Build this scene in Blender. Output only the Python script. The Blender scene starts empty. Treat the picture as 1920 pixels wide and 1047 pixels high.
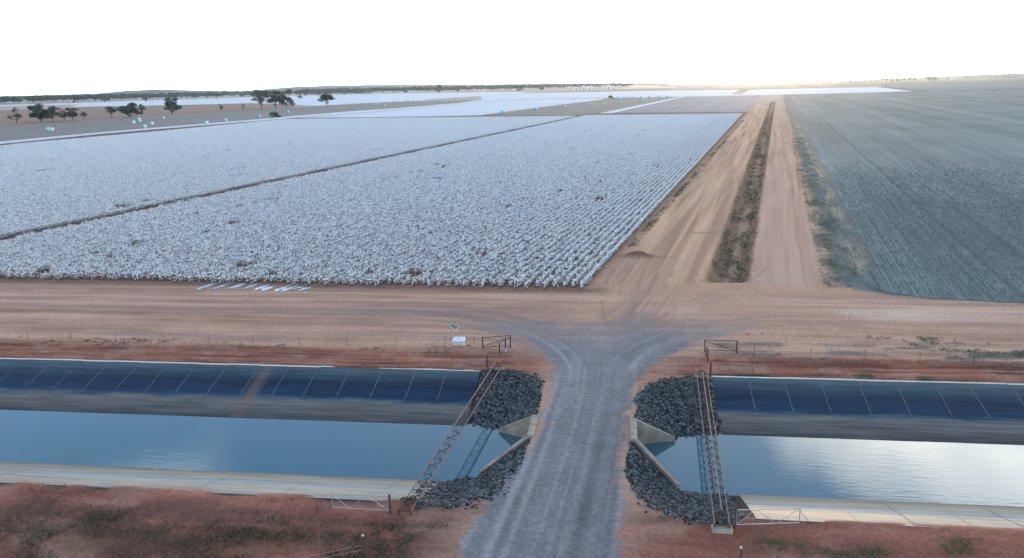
import bpy, bmesh, math, random
import numpy as np
from math import sin, cos, tan, atan, radians, pi, sqrt, exp
from mathutils import Vector, Matrix

random.seed(7); rng = np.random.default_rng(7)
scn = bpy.context.scene
col = scn.collection

# ------------------------------------------------------------------ camera
W, HH, F, CX, CY = 1920., 1047., 1500., 960., 523.5
HC = 22.0                                  # flying height of the camera
ROLL, PITCH, YAW = radians(1.2374), radians(13.5554), radians(7.7521)
_f = np.array([-sin(YAW)*cos(PITCH), cos(YAW)*cos(PITCH), -sin(PITCH)])
_r0 = np.array([cos(YAW), sin(YAW), 0.]); _u0 = np.cross(_r0, _f)
_r = _r0*cos(ROLL) - _u0*sin(ROLL); _u = _r0*sin(ROLL) + _u0*cos(ROLL)
cam = bpy.data.cameras.new('camera'); cam.sensor_width = 36; cam.lens = F/W*36
cam.clip_start = 0.5; cam.clip_end = 40000
co = bpy.data.objects.new('camera', cam); col.objects.link(co)
co.matrix_world = Matrix(((_r[0], _u[0], -_f[0], 0), (_r[1], _u[1], -_f[1], 0), (_r[2], _u[2], -_f[2], HC), (0, 0, 0, 1)))
scn.camera = co

# ------------------------------------------------------------------ sky, sun, exposure
SUN_AZ = radians(9.6)       # from +Y towards +X: the glow at the end of the farm road
SUN_EL = radians(2.4)
world = bpy.data.worlds.new('World'); scn.world = world; world.use_nodes = True
wn, wl = world.node_tree.nodes, world.node_tree.links
wn.clear()
sky = wn.new('ShaderNodeTexSky'); sky.sky_type = 'NISHITA'; sky.sun_disc = False
sky.sun_elevation = SUN_EL; sky.sun_rotation = SUN_AZ
sky.air_density = 1.0; sky.dust_density = 0.4; sky.ozone_density = 3.0; sky.altitude = 100
# a broken layer of thin cloud, projected on a plane overhead so that it closes up towards the horizon all round
tc = wn.new('ShaderNodeTexCoord'); sp = wn.new('ShaderNodeSeparateXYZ'); wl.new(tc.outputs['Generated'], sp.inputs[0])
mz = wn.new('ShaderNodeMath'); mz.operation = 'MAXIMUM'; wl.new(sp.outputs['Z'], mz.inputs[0]); mz.inputs[1].default_value = 0.0
az = wn.new('ShaderNodeMath'); az.operation = 'ADD'; wl.new(mz.outputs[0], az.inputs[0]); az.inputs[1].default_value = 0.10
dx = wn.new('ShaderNodeMath'); dx.operation = 'DIVIDE'; wl.new(sp.outputs['X'], dx.inputs[0]); wl.new(az.outputs[0], dx.inputs[1])
dy = wn.new('ShaderNodeMath'); dy.operation = 'DIVIDE'; wl.new(sp.outputs['Y'], dy.inputs[0]); wl.new(az.outputs[0], dy.inputs[1])
cb = wn.new('ShaderNodeCombineXYZ'); wl.new(dx.outputs[0], cb.inputs[0]); wl.new(dy.outputs[0], cb.inputs[1])
cn = wn.new('ShaderNodeTexNoise'); cn.inputs['Scale'].default_value = 0.7; cn.inputs['Detail'].default_value = 6
cn.inputs['Roughness'].default_value = 0.55; of = wn.new('ShaderNodeVectorMath'); of.operation = 'ADD'; of.inputs[1].default_value = (5.8, 2.35, 0); wl.new(cb.outputs[0], of.inputs[0]); wl.new(of.outputs[0], cn.inputs['Vector'])
cr = wn.new('ShaderNodeMapRange'); cr.inputs['From Min'].default_value = 0.52; cr.inputs['From Max'].default_value = 0.74
wl.new(cn.outputs['Fac'], cr.inputs['Value'])
# slant path: a layer of a given thickness hides more sky the lower one looks
sl = wn.new('ShaderNodeMath'); sl.operation = 'DIVIDE'; sl.inputs[0].default_value = 0.105; wl.new(az.outputs[0], sl.inputs[1])
sl2 = wn.new('ShaderNodeMath'); sl2.operation = 'POWER'; wl.new(sl.outputs[0], sl2.inputs[0]); sl2.inputs[1].default_value = 1.6
sm = wn.new('ShaderNodeMath'); sm.operation = 'ADD'; sm.use_clamp = True; wl.new(cr.outputs[0], sm.inputs[0]); wl.new(sl2.outputs[0], sm.inputs[1])
cm = wn.new('ShaderNodeMix'); cm.data_type = 'RGBA'; wl.new(sm.outputs[0], cm.inputs['Factor'])
wb = wn.new('ShaderNodeMix'); wb.data_type = 'RGBA'; wb.blend_type = 'MULTIPLY'; wb.inputs['Factor'].default_value = 1
wl.new(sky.outputs[0], wb.inputs['A']); wb.inputs['B'].default_value = (.58, 1.05, 1.32, 1); wl.new(wb.outputs['Result'], cm.inputs['A'])
# thin cloud scatters forwards: brighter and warmer the nearer it stands to the sun
dt = wn.new('ShaderNodeVectorMath'); dt.operation = 'DOT_PRODUCT'; wl.new(tc.outputs['Generated'], dt.inputs[0]); dt.inputs[1].default_value = (sin(SUN_AZ)*cos(SUN_EL), cos(SUN_AZ)*cos(SUN_EL), sin(SUN_EL))
dm = wn.new('ShaderNodeMath'); dm.operation = 'MAXIMUM'; wl.new(dt.outputs['Value'], dm.inputs[0]); dm.inputs[1].default_value = 0
dp = wn.new('ShaderNodeMath'); dp.operation = 'POWER'; wl.new(dm.outputs[0], dp.inputs[0]); dp.inputs[1].default_value = 10
cc = wn.new('ShaderNodeMix'); cc.data_type = 'RGBA'; wl.new(dp.outputs[0], cc.inputs['Factor'])
cc.inputs['A'].default_value = (8.4, 9.5, 10.4, 1); cc.inputs['B'].default_value = (36, 32, 24, 1)
wl.new(cc.outputs['Result'], cm.inputs['B'])
bg = wn.new('ShaderNodeBackground'); bg.inputs['Strength'].default_value = 0.14
wl.new(cm.outputs['Result'], bg.inputs['Color'])
wo = wn.new('ShaderNodeOutputWorld'); wl.new(bg.outputs[0], wo.inputs['Surface'])

sun = bpy.data.lights.new('sun', 'SUN'); sun.energy = 0.35; sun.angle = radians(2); sun.color = (1, .68, .42)
so = bpy.data.objects.new('sun', sun); col.objects.link(so)
sd = Vector((sin(SUN_AZ)*cos(SUN_EL), cos(SUN_AZ)*cos(SUN_EL), sin(SUN_EL)))
so.rotation_euler = sd.to_track_quat('Z', 'Y').to_euler()

vs = scn.view_settings; vs.view_transform = 'Standard'; vs.look = 'None'; vs.exposure = 1.8; vs.gamma = 1; vs.use_curve_mapping = False
scn.cycles.use_denoising = True
scn.cycles.volume_bounces = 1
scn.cycles.max_bounces = 6

HAZE = 1.5e-5                              # density of the pale air far off

# ------------------------------------------------------------------ helpers
def ray(px, py): return _f + _r*(px-CX)/F - _u*(py-CY)/F
def at(px, py, z=0.):
    d = ray(px, py); t = (z-HC)/d[2]; return d*t + np.array([0, 0, HC])
def tag(o, label=None, cat=None, group=None, kind=None):
    if label: o['label'] = label
    if cat: o['category'] = cat
    if group: o['group'] = group
    if kind: o['kind'] = kind
    return o
def empty(name, loc, rz=0., parent=None):
    o = bpy.data.objects.new(name, None); col.objects.link(o); o.location = loc; o.rotation_euler = (0, 0, rz); o.parent = parent
    o.empty_display_size = .2; return o
def link(name, me, mat=None, parent=None, smooth=False):
    if mat is not None and not me.materials: me.materials.append(mat)
    if smooth: me.polygons.foreach_set('use_smooth', [True]*len(me.polygons))
    o = bpy.data.objects.new(name, me); col.objects.link(o); o.parent = parent; return o
def mesh(name, v, f):
    me = bpy.data.meshes.new(name); me.from_pydata([tuple(map(float, p)) for p in v], [], f); me.update(); return me
class MB:
    """collects simple solids; build() makes one mesh object of them"""
    def __init__(s): s.v = []; s.f = []
    def add(s, v, f):
        b = len(s.v); s.v += [tuple(map(float, p)) for p in v]; s.f += [tuple(i+b for i in q) for q in f]; return s
    def box(s, lo, hi):
        x0, y0, z0 = lo; x1, y1, z1 = hi
        return s.add([(x0,y0,z0),(x1,y0,z0),(x1,y1,z0),(x0,y1,z0),(x0,y0,z1),(x1,y0,z1),(x1,y1,z1),(x0,y1,z1)],
                     [(0,3,2,1),(4,5,6,7),(0,1,5,4),(1,2,6,5),(2,3,7,6),(3,0,4,7)])
    def tube(s, a, b, r0, r1=None, n=6, cap=True):
        r1 = r0 if r1 is None else r1
        a, b = Vector(a), Vector(b); d = (b-a).normalized(); x = d.orthogonal().normalized(); y = d.cross(x)
        v = []
        for p, r in ((a, r0), (b, r1)):
            for i in range(n):
                t = 2*pi*i/n; v.append(p + x*r*cos(t) + y*r*sin(t))
        f = [(i, (i+1) % n, n+(i+1) % n, n+i) for i in range(n)]
        if cap: f += [tuple(range(n-1, -1, -1)), tuple(range(n, 2*n))]
        return s.add(v, f)
    def prism(s, poly, z0, z1):
        n = len(poly); zt = z1 if hasattr(z1, '__len__') else [z1]*n; zb = z0 if hasattr(z0, '__len__') else [z0]*n
        v = [(p[0], p[1], zb[i]) for i, p in enumerate(poly)] + [(p[0], p[1], zt[i]) for i, p in enumerate(poly)]
        a = sum(poly[i][0]*poly[(i+1) % n][1]-poly[(i+1) % n][0]*poly[i][1] for i in range(n))
        f = [(i, (i+1) % n, n+(i+1) % n, n+i) for i in range(n)] + [tuple(range(n-1, -1, -1)), tuple(range(n, 2*n))]
        if a < 0: f = [tuple(reversed(q)) for q in f]
        return s.add(v, f)
    def build(s, name, mat, parent=None, smooth=False): return link(name, mesh(name, s.v, s.f), mat, parent, smooth)

# value noise on arrays
_perm = rng.random((512, 512))
def vnoise(x, y):
    xi = np.floor(x).astype(int); yi = np.floor(y).astype(int); fx = x-xi; fy = y-yi
    fx = fx*fx*(3-2*fx); fy = fy*fy*(3-2*fy)
    g = lambda a, b: _perm[a % 512, b % 512]
    return (g(xi, yi)*(1-fx)+g(xi+1, yi)*fx)*(1-fy) + (g(xi, yi+1)*(1-fx)+g(xi+1, yi+1)*fx)*fy
def fbm(x, y, o=4):
    s = 0; a = .5; t = 0
    for k in range(o): s = s+a*vnoise(x*2**k+17*k, y*2**k+9*k); t += a; a *= .5
    return s/t
def sstep(a, b, x):
    t = np.clip((x-a)/(b-a), 0, 1); return t*t*(3-2*t)
def segdist(X, Y, p, q):
    dx, dy = q[0]-p[0], q[1]-p[1]; t = np.clip(((X-p[0])*dx+(Y-p[1])*dy)/(dx*dx+dy*dy+1e-12), 0, 1)
    return np.hypot(X-p[0]-t*dx, Y-p[1]-t*dy)
def inside(X, Y, poly):
    c = np.zeros(np.shape(X), bool); n = len(poly)
    for i in range(n):
        (x0, y0), (x1, y1) = poly[i], poly[(i+1) % n]
        if y0 == y1: continue
        c ^= ((y0 > Y) != (y1 > Y)) & (X < (x1-x0)*(Y-y0)/(y1-y0)+x0)
    return c
def sdist(X, Y, poly):       # positive inside
    d = np.full(np.shape(X), 1e9)
    for i in range(len(poly)): d = np.minimum(d, segdist(X, Y, poly[i], poly[(i+1) % len(poly)]))
    return np.where(inside(X, Y, poly), d, -d)

# ------------------------------------------------------------------ materials
def new_mat(name):
    m = bpy.data.materials.new(name); m.use_nodes = True; n = m.node_tree.nodes; l = m.node_tree.links
    return m, n, l, n['Principled BSDF']
def plain(name, c, rough=.8, metal=0., var=.25, scale=6., bump=0., coord='Object', spec=.3):
    m, n, l, b = new_mat(name)
    b.inputs['Roughness'].default_value = rough; b.inputs['Metallic'].default_value = metal; b.inputs['Specular IOR Level'].default_value = spec
    t = n.new('ShaderNodeTexCoord'); z = n.new('ShaderNodeTexNoise'); z.inputs['Scale'].default_value = scale; z.inputs['Detail'].default_value = 5
    l.new(t.outputs[coord], z.inputs['Vector'])
    r = n.new('ShaderNodeMapRange'); r.inputs['To Min'].default_value = 1-var; r.inputs['To Max'].default_value = 1+var; r.inputs['From Min'].default_value = .3; r.inputs['From Max'].default_value = .7
    l.new(z.outputs['Fac'], r.inputs['Value'])
    x = n.new('ShaderNodeMix'); x.data_type = 'RGBA'; x.blend_type = 'MULTIPLY'; x.inputs['Factor'].default_value = 1
    x.inputs['A'].default_value = (*c, 1); l.new(r.outputs[0], x.inputs['B']); l.new(x.outputs['Result'], b.inputs['Base Color'])
    if bump:
        u = n.new('ShaderNodeBump'); u.inputs['Strength'].default_value = bump; u.inputs['Distance'].default_value = .05
        l.new(z.outputs['Fac'], u.inputs['Height']); l.new(u.outputs[0], b.inputs['Normal'])
    return m
def varied(name, c1, c2, rough=.9, spec=.2):     # each object a tone of its own
    m, n, l, b = new_mat(name); b.inputs['Roughness'].default_value = rough; b.inputs['Specular IOR Level'].default_value = spec
    o = n.new('ShaderNodeObjectInfo'); x = n.new('ShaderNodeMix'); x.data_type = 'RGBA'
    x.inputs['A'].default_value = (*c1, 1); x.inputs['B'].default_value = (*c2, 1)
    l.new(o.outputs['Random'], x.inputs['Factor']); l.new(x.outputs['Result'], b.inputs['Base Color']); return m
def island(name, c1, c2, rough=.9, spec=.2, gamma=1.):      # each loose piece a tone of its own
    m, n, l, b = new_mat(name); b.inputs['Roughness'].default_value = rough; b.inputs['Specular IOR Level'].default_value = spec
    g = n.new('ShaderNodeNewGeometry'); x = n.new('ShaderNodeMix'); x.data_type = 'RGBA'
    x.inputs['A'].default_value = (*c1, 1); x.inputs['B'].default_value = (*c2, 1)
    pw = n.new('ShaderNodeMath'); pw.operation = 'POWER'; pw.inputs[1].default_value = gamma; l.new(g.outputs['Random Per Island'], pw.inputs[0]); l.new(pw.outputs[0], x.inputs['Factor']); l.new(x.outputs['Result'], b.inputs['Base Color']); return m

# soil: vertex colour carries what kind of soil lies where, noise adds the grain and clods
def soil_mat():
    m, n, l, b = new_mat('soil'); b.inputs['Roughness'].default_value = .95; b.inputs['Specular IOR Level'].default_value = .1
    a = n.new('ShaderNodeVertexColor'); a.layer_name = 'Col'
    t = n.new('ShaderNodeTexCoord')
    z = n.new('ShaderNodeTexNoise'); z.inputs['Scale'].default_value = 3.2; z.inputs['Detail'].default_value = 7; z.inputs['Roughness'].default_value = .7
    l.new(t.outputs['Object'], z.inputs['Vector'])
    r = n.new('ShaderNodeMapRange'); r.inputs['From Min'].default_value = .3; r.inputs['From Max'].default_value = .7; r.inputs['To Min'].default_value = .72; r.inputs['To Max'].default_value = 1.28
    l.new(z.outputs['Fac'], r.inputs['Value'])
    x = n.new('ShaderNodeMix'); x.data_type = 'RGBA'; x.blend_type = 'MULTIPLY'; x.inputs['Factor'].default_value = 1
    l.new(a.outputs['Color'], x.inputs['A']); l.new(r.outputs[0], x.inputs['B']); l.new(x.outputs['Result'], b.inputs['Base Color'])
    z3 = n.new('ShaderNodeTexNoise'); z3.inputs['Scale'].default_value = 13; z3.inputs['Detail'].default_value = 3; z3.inputs['Roughness'].default_value = .8; l.new(t.outputs['Object'], z3.inputs['Vector'])
    r3 = n.new('ShaderNodeMapRange'); r3.inputs['From Min'].default_value = .3; r3.inputs['From Max'].default_value = .7; r3.inputs['To Min'].default_value = .74; r3.inputs['To Max'].default_value = 1.26; l.new(z3.outputs['Fac'], r3.inputs['Value'])
    x3 = n.new('ShaderNodeMix'); x3.data_type = 'RGBA'; x3.blend_type = 'MULTIPLY'; x3.inputs['Factor'].default_value = 1; l.new(x.outputs['Result'], x3.inputs['A']); l.new(r3.outputs[0], x3.inputs['B']); l.new(x3.outputs['Result'], b.inputs['Base Color'])
    u = n.new('ShaderNodeBump'); u.inputs['Strength'].default_value = .6; u.inputs['Distance'].default_value = .14
    l.new(z.outputs['Fac'], u.inputs['Height']); l.new(u.outputs[0], b.inputs['Normal'])
    return m
M = {}
M['soil'] = soil_mat()
M['concrete'] = plain('concrete', (.36, .295, .225), .9, var=.3, scale=1.5, bump=.2)
M['rust'] = plain('rusty_steel', (.075, .038, .03), .75, var=.4, scale=9)
M['truss'] = plain('weathered_steel', (.21, .14, .12), .7, var=.3, scale=5)
M['galv'] = plain('galvanised_steel', (.36, .37, .39), .5, .3, var=.2, scale=8)
M['wood'] = plain('weathered_post', (.10, .065, .05), .9, var=.4, scale=10)
M['paintwhite'] = plain('white_paint', (.72, .74, .76), .5, var=.08, scale=3)
M['cream'] = plain('cream_fibreglass', (.60, .55, .44), .5, var=.1, scale=3)
M['panel'] = plain('solar_glass', (.03, .055, .10), .15, var=.3, scale=20, spec=.6)
M['rock'] = varied('basalt_rock', (.022, .026, .028), (.15, .15, .145), .85)
M['rocks'] = island('basalt_rubble', (.014, .017, .018), (.26, .26, .25), .9, gamma=2.2)
M['boll'] = plain('cotton_lint', (.90, .90, .90), 1., var=.05, scale=30)
M['stalk'] = island('cotton_stalk', (.045, .032, .026), (.11, .08, .06), .95)
M['weed'] = island('weed_leaf', (.075, .12, .055), (.17, .215, .10), .85)
M['drygrass'] = island('dry_grass', (.075, .065, .04), (.20, .155, .10), .9)
M['leaf'] = island('gum_leaf', (.045, .068, .052), (.12, .148, .105), .8)
M['palegum'] = island('pale_gum_leaf', (.07, .085, .07), (.15, .16, .13), .8)
M['bark'] = plain('bark', (.13, .105, .085), .95, var=.3, scale=1.2)
M['cyan'] = plain('module_wrap', (.0, .60, .57), .5, var=.08, scale=2)
M['lint'] = plain('packed_cotton', (.82, .82, .82), 1, var=.08, scale=3)
M['green'] = plain('green_paint', (.012, .075, .035), .4, var=.2, scale=1)
M['tyre'] = plain('tyre_rubber', (.015, .015, .016), .9, var=.2, scale=3)
M['yellow'] = plain('yellow_paint', (.55, .38, .03), .5, var=.1)
M['glass'] = plain('dark_glass', (.015, .02, .025), .08, var=.1, spec=.6)
M['roof'] = plain('tin_roof', (.55, .56, .58), .5, var=.15, scale=.2)
M['wall'] = plain('pale_cladding', (.74, .74, .74), .7, var=.1, scale=.2)
M['hill'] = plain('far_hill', (.10, .12, .11), 1, var=.35, scale=.004)

# ------------------------------------------------------------------ terrain
SH = 0.1845                                     # the farm roads run this much to the right per metre
def shear(Y): return np.where(Y > 90, SH*(np.minimum(Y, 1400)-90), 0.)
LEFT = [(-900,58.95),(-60,58.95),(-10.4,59.1),(-8.3,59.5),(-6.7,58.3),(-5.6,55.8),(-5.35,51.2),(-5.35,50.6),(-5.35,47.5),(-5.6,44.8),(-6.4,41.7),(-7.2,39.6),(-7.9,38.9),(-9.5,38.3),(-11.2,38.6),(-15,38.65),(-36,38.68),(-900,38.68)]
RIGHT = [(900,58.95),(30,58.95),(7.3,58.95),(4.9,58.9),(3.8,58.4),(2.6,57.4),(1.8,55.3),(1.1,51.2),(.98,50.4),(.95,47.3),(.5,44.6),(.6,42.1),(1.9,39.3),(3.3,38.4),(5,38.1),(6.3,38.55),(7.2,38.65),(20,38.68),(900,38.68)]
VL = [(-5.55,50.75),(-8.3,52.0),(-8.6,45.2),(-5.55,47.35)]      # water pocket between the wing walls
VR = [(1.15,50.45),(4.1,51.5),(3.9,44.6),(1.15,47.15)]
WATER = -1.7
def canal(X, Y):
    """depth below the crest (<=0)"""
    z = np.zeros(np.shape(X))
    for poly, road in ((LEFT, (3, 12)), (RIGHT, (3, 12))):
        ins = inside(X, Y, poly); d = np.full(np.shape(X), 9.)
        n = len(poly)
        for i in range(n-1):
            p, q = poly[i], poly[i+1]
            s = .58 if (abs(p[0]) < 8 and 40 < p[1] < 58.5 and abs(q[0]) < 8) else (.275 if p[1] > 50 else .315)
            d = np.minimum(d, s*segdist(X, Y, p, q))
        z = np.where(ins, -np.minimum(d, 3.0), z)
    for v in (VL, VR): z = np.where(inside(X, Y, v), -3.0, z)
    return z
def height(X, Y):
    X = np.asarray(X, float); Y = np.asarray(Y, float)
    z = canal(X, Y)
    u = X-shear(Y)
    land = z > -1e-6
    # banks: clods, windrows along the canal
    bank = sstep(57.5, 59.5, Y)*(1-sstep(64, 67, Y))*sstep(5, 9, np.abs(X+2))
    z = z + np.where(land, bank*(.55*(fbm(X/14, Y/1.1, 3)-.45)+.12*(fbm(X/1.3, Y/.8, 3)-.5)), 0)
    near = (1-sstep(30, 38.2, Y))*sstep(3.5, 8.5, np.abs(X+3.4))
    z = z - np.where(land, near*(.9-.9*(fbm(X/9, Y/1.6, 3)-.4)), 0)
    z = z + np.where(land, .05*(fbm(X/2, Y/.7, 3)-.5)*sstep(20, 25, Y)*(1-sstep(84, 100, Y))*sstep(3.2, 5, np.abs(X+2.2)), 0)
    ov = np.exp(-((Y-38.35)/.55)**2)*sstep(6.3, 8, np.abs(X+2.6))
    z = z + ov*np.clip(.55*(fbm(X/3.1, Y/2, 3)-.40), -.05, .3)
    # ditch between the two farm roads
    e = 2.6-np.abs(u-12.2) + .5*(fbm(Y/5, u/5, 2)-.5)
    dm = sstep(89.6, 91.2, Y)*(1-sstep(900, 930, Y))
    z = z - dm*np.clip(e*.75, 0, 1.05)*1.0 + dm*.28*np.exp(-(e/.5)**2)
    # roadside berm below the cotton and the heap of soil by the road
    mx, my = 2.5, 104.
    z = z + .7*np.exp(-(((X-mx)/1.7)**2+((Y-my)/1.0)**2))*(.7+.6*fbm(X*2, Y*2, 2))
    z = z + .25*np.exp(-((u+1.2)/.7)**2)*sstep(108, 118, Y)*(1-sstep(900, 930, Y))
    return z
def hit(px, py):
    z = 0.
    for _ in range(12):
        p = at(px, py, z); z = float(height(p[0], p[1]))
    return Vector((p[0], p[1], z))

def mix(c, d, m): return c*(1-m[..., None])+np.array(d)*m[..., None]
GRAV = [(-8.5,-80),(-7.9,30),(-7.7,33.5),(-7.2,39),(-5.75,44.5),(-5.15,49.1),(-4.8,52.8),(-4.8,57),(-5.0,60.5),(-6.3,64.4),(-8.6,67.9),(-13.5,71.6),(-14,74.4),(-8,74),(-2.6,73.5),(.6,75.5),(2.4,78.5),(3.6,78.2),(3.4,75.5),(5,73.5),(8,73.5),(13,74.8),(13.6,73),(7.3,68.0),(3.6,63),(1.9,58.6),(1.1,53.2),(.75,49.6),(.4,42.2),(.4,34.3),(.5,30),(.5,-80)]
FARMDIRT = (.43, .285, .20)
def soil_colour(X, Y):
    u = X-shear(Y)
    n1 = fbm(X/6, Y/6, 4); n2 = fbm(X/1.4, Y/1.4, 4); streak = fbm(X/12, Y/.55+X*.01, 4); streak2 = fbm(X/30+7, Y/1.1, 3)
    c = np.zeros(X.shape+(3,)) + np.array(FARMDIRT)
    # far country: pale stubble and bare paddocks
    far = sstep(500, 900, Y)
    c = mix(c, (.40, .36, .31), far*.8)
    # headland track along the canal
    head = sstep(63.5, 66, Y)*(1-sstep(84, 86, Y))*(1-.8*np.exp(-((X-9)/13)**2)*sstep(73, 79, Y))
    c = c*(1+head[..., None]*(.4*(streak-.5)+.55*(streak2-.5)+.5*(fbm(X/3.5+8, Y/1.6, 4)-.5))[..., None])
    c = mix(c, (.55, .40, .29), head*sstep(.50, .68, streak2)*.55)
    c = mix(c, (.31, .22, .19), head*sstep(.52, .68, fbm(X/22+3, Y/.8+5, 4))*.75)
    c = mix(c, (.60, .52, .43), sstep(.35, .65, n1)*np.exp(-((X-22)/14)**2-((Y-77.5)/2.2)**2)*.8)
    # right side: dry grey litter along the far bank
    lit = sstep(8, 12, X)*np.exp(-((Y-66.2)/1.9)**2)*sstep(.42, .6, fbm(X/3, Y/.8, 4))
    c = mix(c, (.22, .20, .17), lit*.85)
    # red banks
    e = Y+1.2*(n1-.5)
    red = sstep(57, 58.5, e)*(1-sstep(63.2, 65.2, e)); 
    rc = np.array((.27, .125, .085))*(1+.9*(fbm(X/7, Y/.5, 4)-.5)[..., None])
    c = c*(1-red[..., None])+rc*red[..., None]
    c = mix(c, (.36, .23, .17), red*sstep(.5, .7, n2)*.55)
    c = mix(c, (.10, .045, .03), np.exp(-((Y-59.55-.5*(fbm(X/4, X*0, 3)-.5))/.22)**2)*sstep(6.5, 8.5, np.abs(X+2))*(.45+.5*n2))  # dark soil lip above the lining, its shadow line painted into the colour
    c = mix(c, (.12, .06, .045), red*sstep(.60, .70, fbm(X/5+11, Y/.35, 4))*.8)
    nb = 1-sstep(38.0, 40.5, e)
    rc2 = np.array((.265, .118, .085))*(1+.8*(fbm(X/6, Y/.9, 4)-.5)[..., None])
    c = c*(1-nb[..., None])+rc2*nb[..., None]
    c = mix(c, (.13, .075, .058), nb*sstep(.50, .68, fbm(X/8+4, Y/1.3, 4))*.75*(1-.6*sstep(2, 6, X)))
    c = mix(c, (.34, .225, .17), nb*sstep(.55, .7, fbm(X/3+9, Y/2, 3))*.5)
    # litter and dry weeds at the lower left
    lw = (1-sstep(35.5, 37.5, Y))*(1-sstep(-10, -7, X))*sstep(.42, .6, fbm(X/3+2, Y/1.2+8, 4))
    c = mix(c, (.11, .075, .05), lw*.5)
    # pale apron round the bridge ends
    ap = np.maximum(np.exp(-(sdist(X, Y, GRAV)/1.6)**2), 0)*sstep(30, 36, Y)*(1-sstep(72, 80, Y))
    c = mix(c, (.36, .255, .195), ap*.5*sstep(.3, .6, n2+.15))
    # dark damp soil at the foot of the cotton
    ft = sstep(-110, -100, X)*np.exp(-((Y-(85.6-.017*(X+3.7)))/1.5)**2)*(1-sstep(-2.5, 0, u))
    ft2 = np.exp(-((u+3.6)/1.0)**2)*sstep(85, 88, Y)*(1-sstep(620, 640, Y))
    c = mix(c, (.15, .095, .07), np.maximum(ft, ft2)*(.65+.5*(n2-.5)))
    # soil under the cotton
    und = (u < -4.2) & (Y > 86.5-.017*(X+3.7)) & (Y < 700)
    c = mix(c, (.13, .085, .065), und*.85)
    # farm roads, wheel marks along them
    rd = sstep(86, 92, Y)*(1-sstep(1000, 1100, Y))
    along = fbm(u/.45, Y/26, 4); along2 = fbm(u/1.6+5, Y/60, 3)
    lr = rd*sstep(-2.6, -.6, u)*(1-sstep(9.4, 9.9, u)); rr = rd*sstep(14.6, 15.2, u)*(1-sstep(23.2, 24.2, u+.8*(n1-.5)))
    c = c*(1+(np.maximum(lr, rr)*(.85*(along-.5)+.6*(along2-.5)))[..., None])
    c = mix(c, (.40, .31, .255), rr*sstep(.35, .7, along2)*.6)
    c = mix(c, (.52, .36, .24), lr*sstep(.4, .7, along2)*.5)
    # ditch
    dm = sstep(89.2, 91.4, Y)*(1-sstep(900, 930, Y))*(1-sstep(2.2, 2.9, np.abs(u-12.2)+.7*(n2-.5)))
    c = mix(c, (.15, .105, .075), dm*(.75+.6*(n2-.4)))
    c = mix(c, (.33, .26, .20), dm*(1-sstep(.5, .9, np.abs(u-12.4)+.5*(n2-.5)))*.7)
    mh = np.exp(-(((X-2.5)/2.0)**2+((Y-104.)/1.3)**2)); c = mix(c, (.17, .10, .07), np.clip(mh*1.3, 0, 1))
    c = mix(c, (.16, .11, .085), np.exp(-((Y-103.2)/.22)**2)*sstep(2.5, 4, X)*(1-sstep(6.5, 8, X))*.8)
    # cross rips on the left road
    for yy in (121., 150., 197., 245., 262.):
        c = mix(c, (.22, .16, .125), np.exp(-((Y-yy-.02*(u-5))/(.12+yy*.001))**2)*sstep(3.5, 6, u)*(1-sstep(9.6, 10, u))*.75)
    # right hand field edge: green-grey ground
    fe = sstep(23.4, 25.0, u+2.2*(fbm(X/2.5, Y/6, 4)-.5))*sstep(-.5, 1.5, Y-np.interp(X, [20, 24, 25, 29.5, 40, 70, 200], [95, 91.6, 86.8, 83.9, 82, 80, 76]) + 1.2*(n2-.5))
    c = mix(c, (.125, .165, .165), fe*.92*(.75+.5*n2))
    c = mix(c, (.33, .31, .21), fe*np.exp(-((u-27.2)/1.6)**2)*sstep(.45, .62, fbm(u/1.2, Y/9, 4))*sstep(92, 100, Y)*.75)
    c = mix(c, (.10, .125, .075), np.exp(-((u-24.3)/.9)**2)*sstep(92, 97, Y)*sstep(.4, .55, n2)*.7)
    # gravel
    g = sdist(X, Y, GRAV) + 1.2*(n2-.5) + .6*(n1-.5) + .5*(fbm(X*2.2, Y*1.1, 2)-.5)
    gm = sstep(-.35, .55, g)*(1-.97*sstep(66, 80, Y+7*(fbm(X/1.6, Y/4, 3)-.5)+.16*np.abs(X-1)))
    up = 1-sstep(56, 63, Y)
    lat = np.where(Y < 57, X-np.interp(Y, [30, 45, 57], [-3.6, -2.4, -1.7]), X+1.7)
    s0 = fbm(lat/.35, Y/40+3, 3); s0 = s0*.6+.4*fbm(lat/.9+3, Y/30, 2)
    rL = np.hypot(X+22.2, Y-57); rR = np.hypot(X-18.1, Y-57)
    sL = fbm(rL/.4, np.arctan2(Y-57, X+22.2)*.6+9, 3); sR = fbm(rR/.4+40, np.arctan2(Y-57, 18.1-X)*.6, 3)
    wl_ = sstep(0, 3, -1.7-X); wr_ = sstep(0, 3, X+1.0)
    st = s0*(1-np.maximum(wl_, wr_)*(1-up)) + (sL*wl_+sR*wr_)*(1-up)
    st = .5+(st-.5)*(1-.55*sstep(59, 66, Y))
    gc = np.array((.215, .214, .220))*(1+1.05*(st-.5)+.4*(n2-.5))[..., None]
    gc = mix(gc, (.34, .335, .335), sstep(.54, .68, st)*.6)
    c = c*(1-gm[..., None])+gc*gm[..., None]
    # wheel marks running on from the crossing into the two farm roads
    for tx, ty, bend in ((5.0, 112., -.9), (2.6, 108., -2.0), (20.5, 108., 2.4), (18.6, 104., 1.4), (7.5, 106., .5)):
        q = np.clip((Y-68)/(ty-68), 0, 1); cx = .2+(tx-.2)*q+bend*np.sin(pi*q)
        for off in (-.85, .85): c = mix(c, (.25, .18, .14), np.exp(-((X-cx-off)/.22)**2)*sstep(68, 73, Y)*(1-sstep(ty-14, ty, Y))*.55*sstep(.35, .6, fbm(X/1.5, Y/2.5, 3)))
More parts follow.
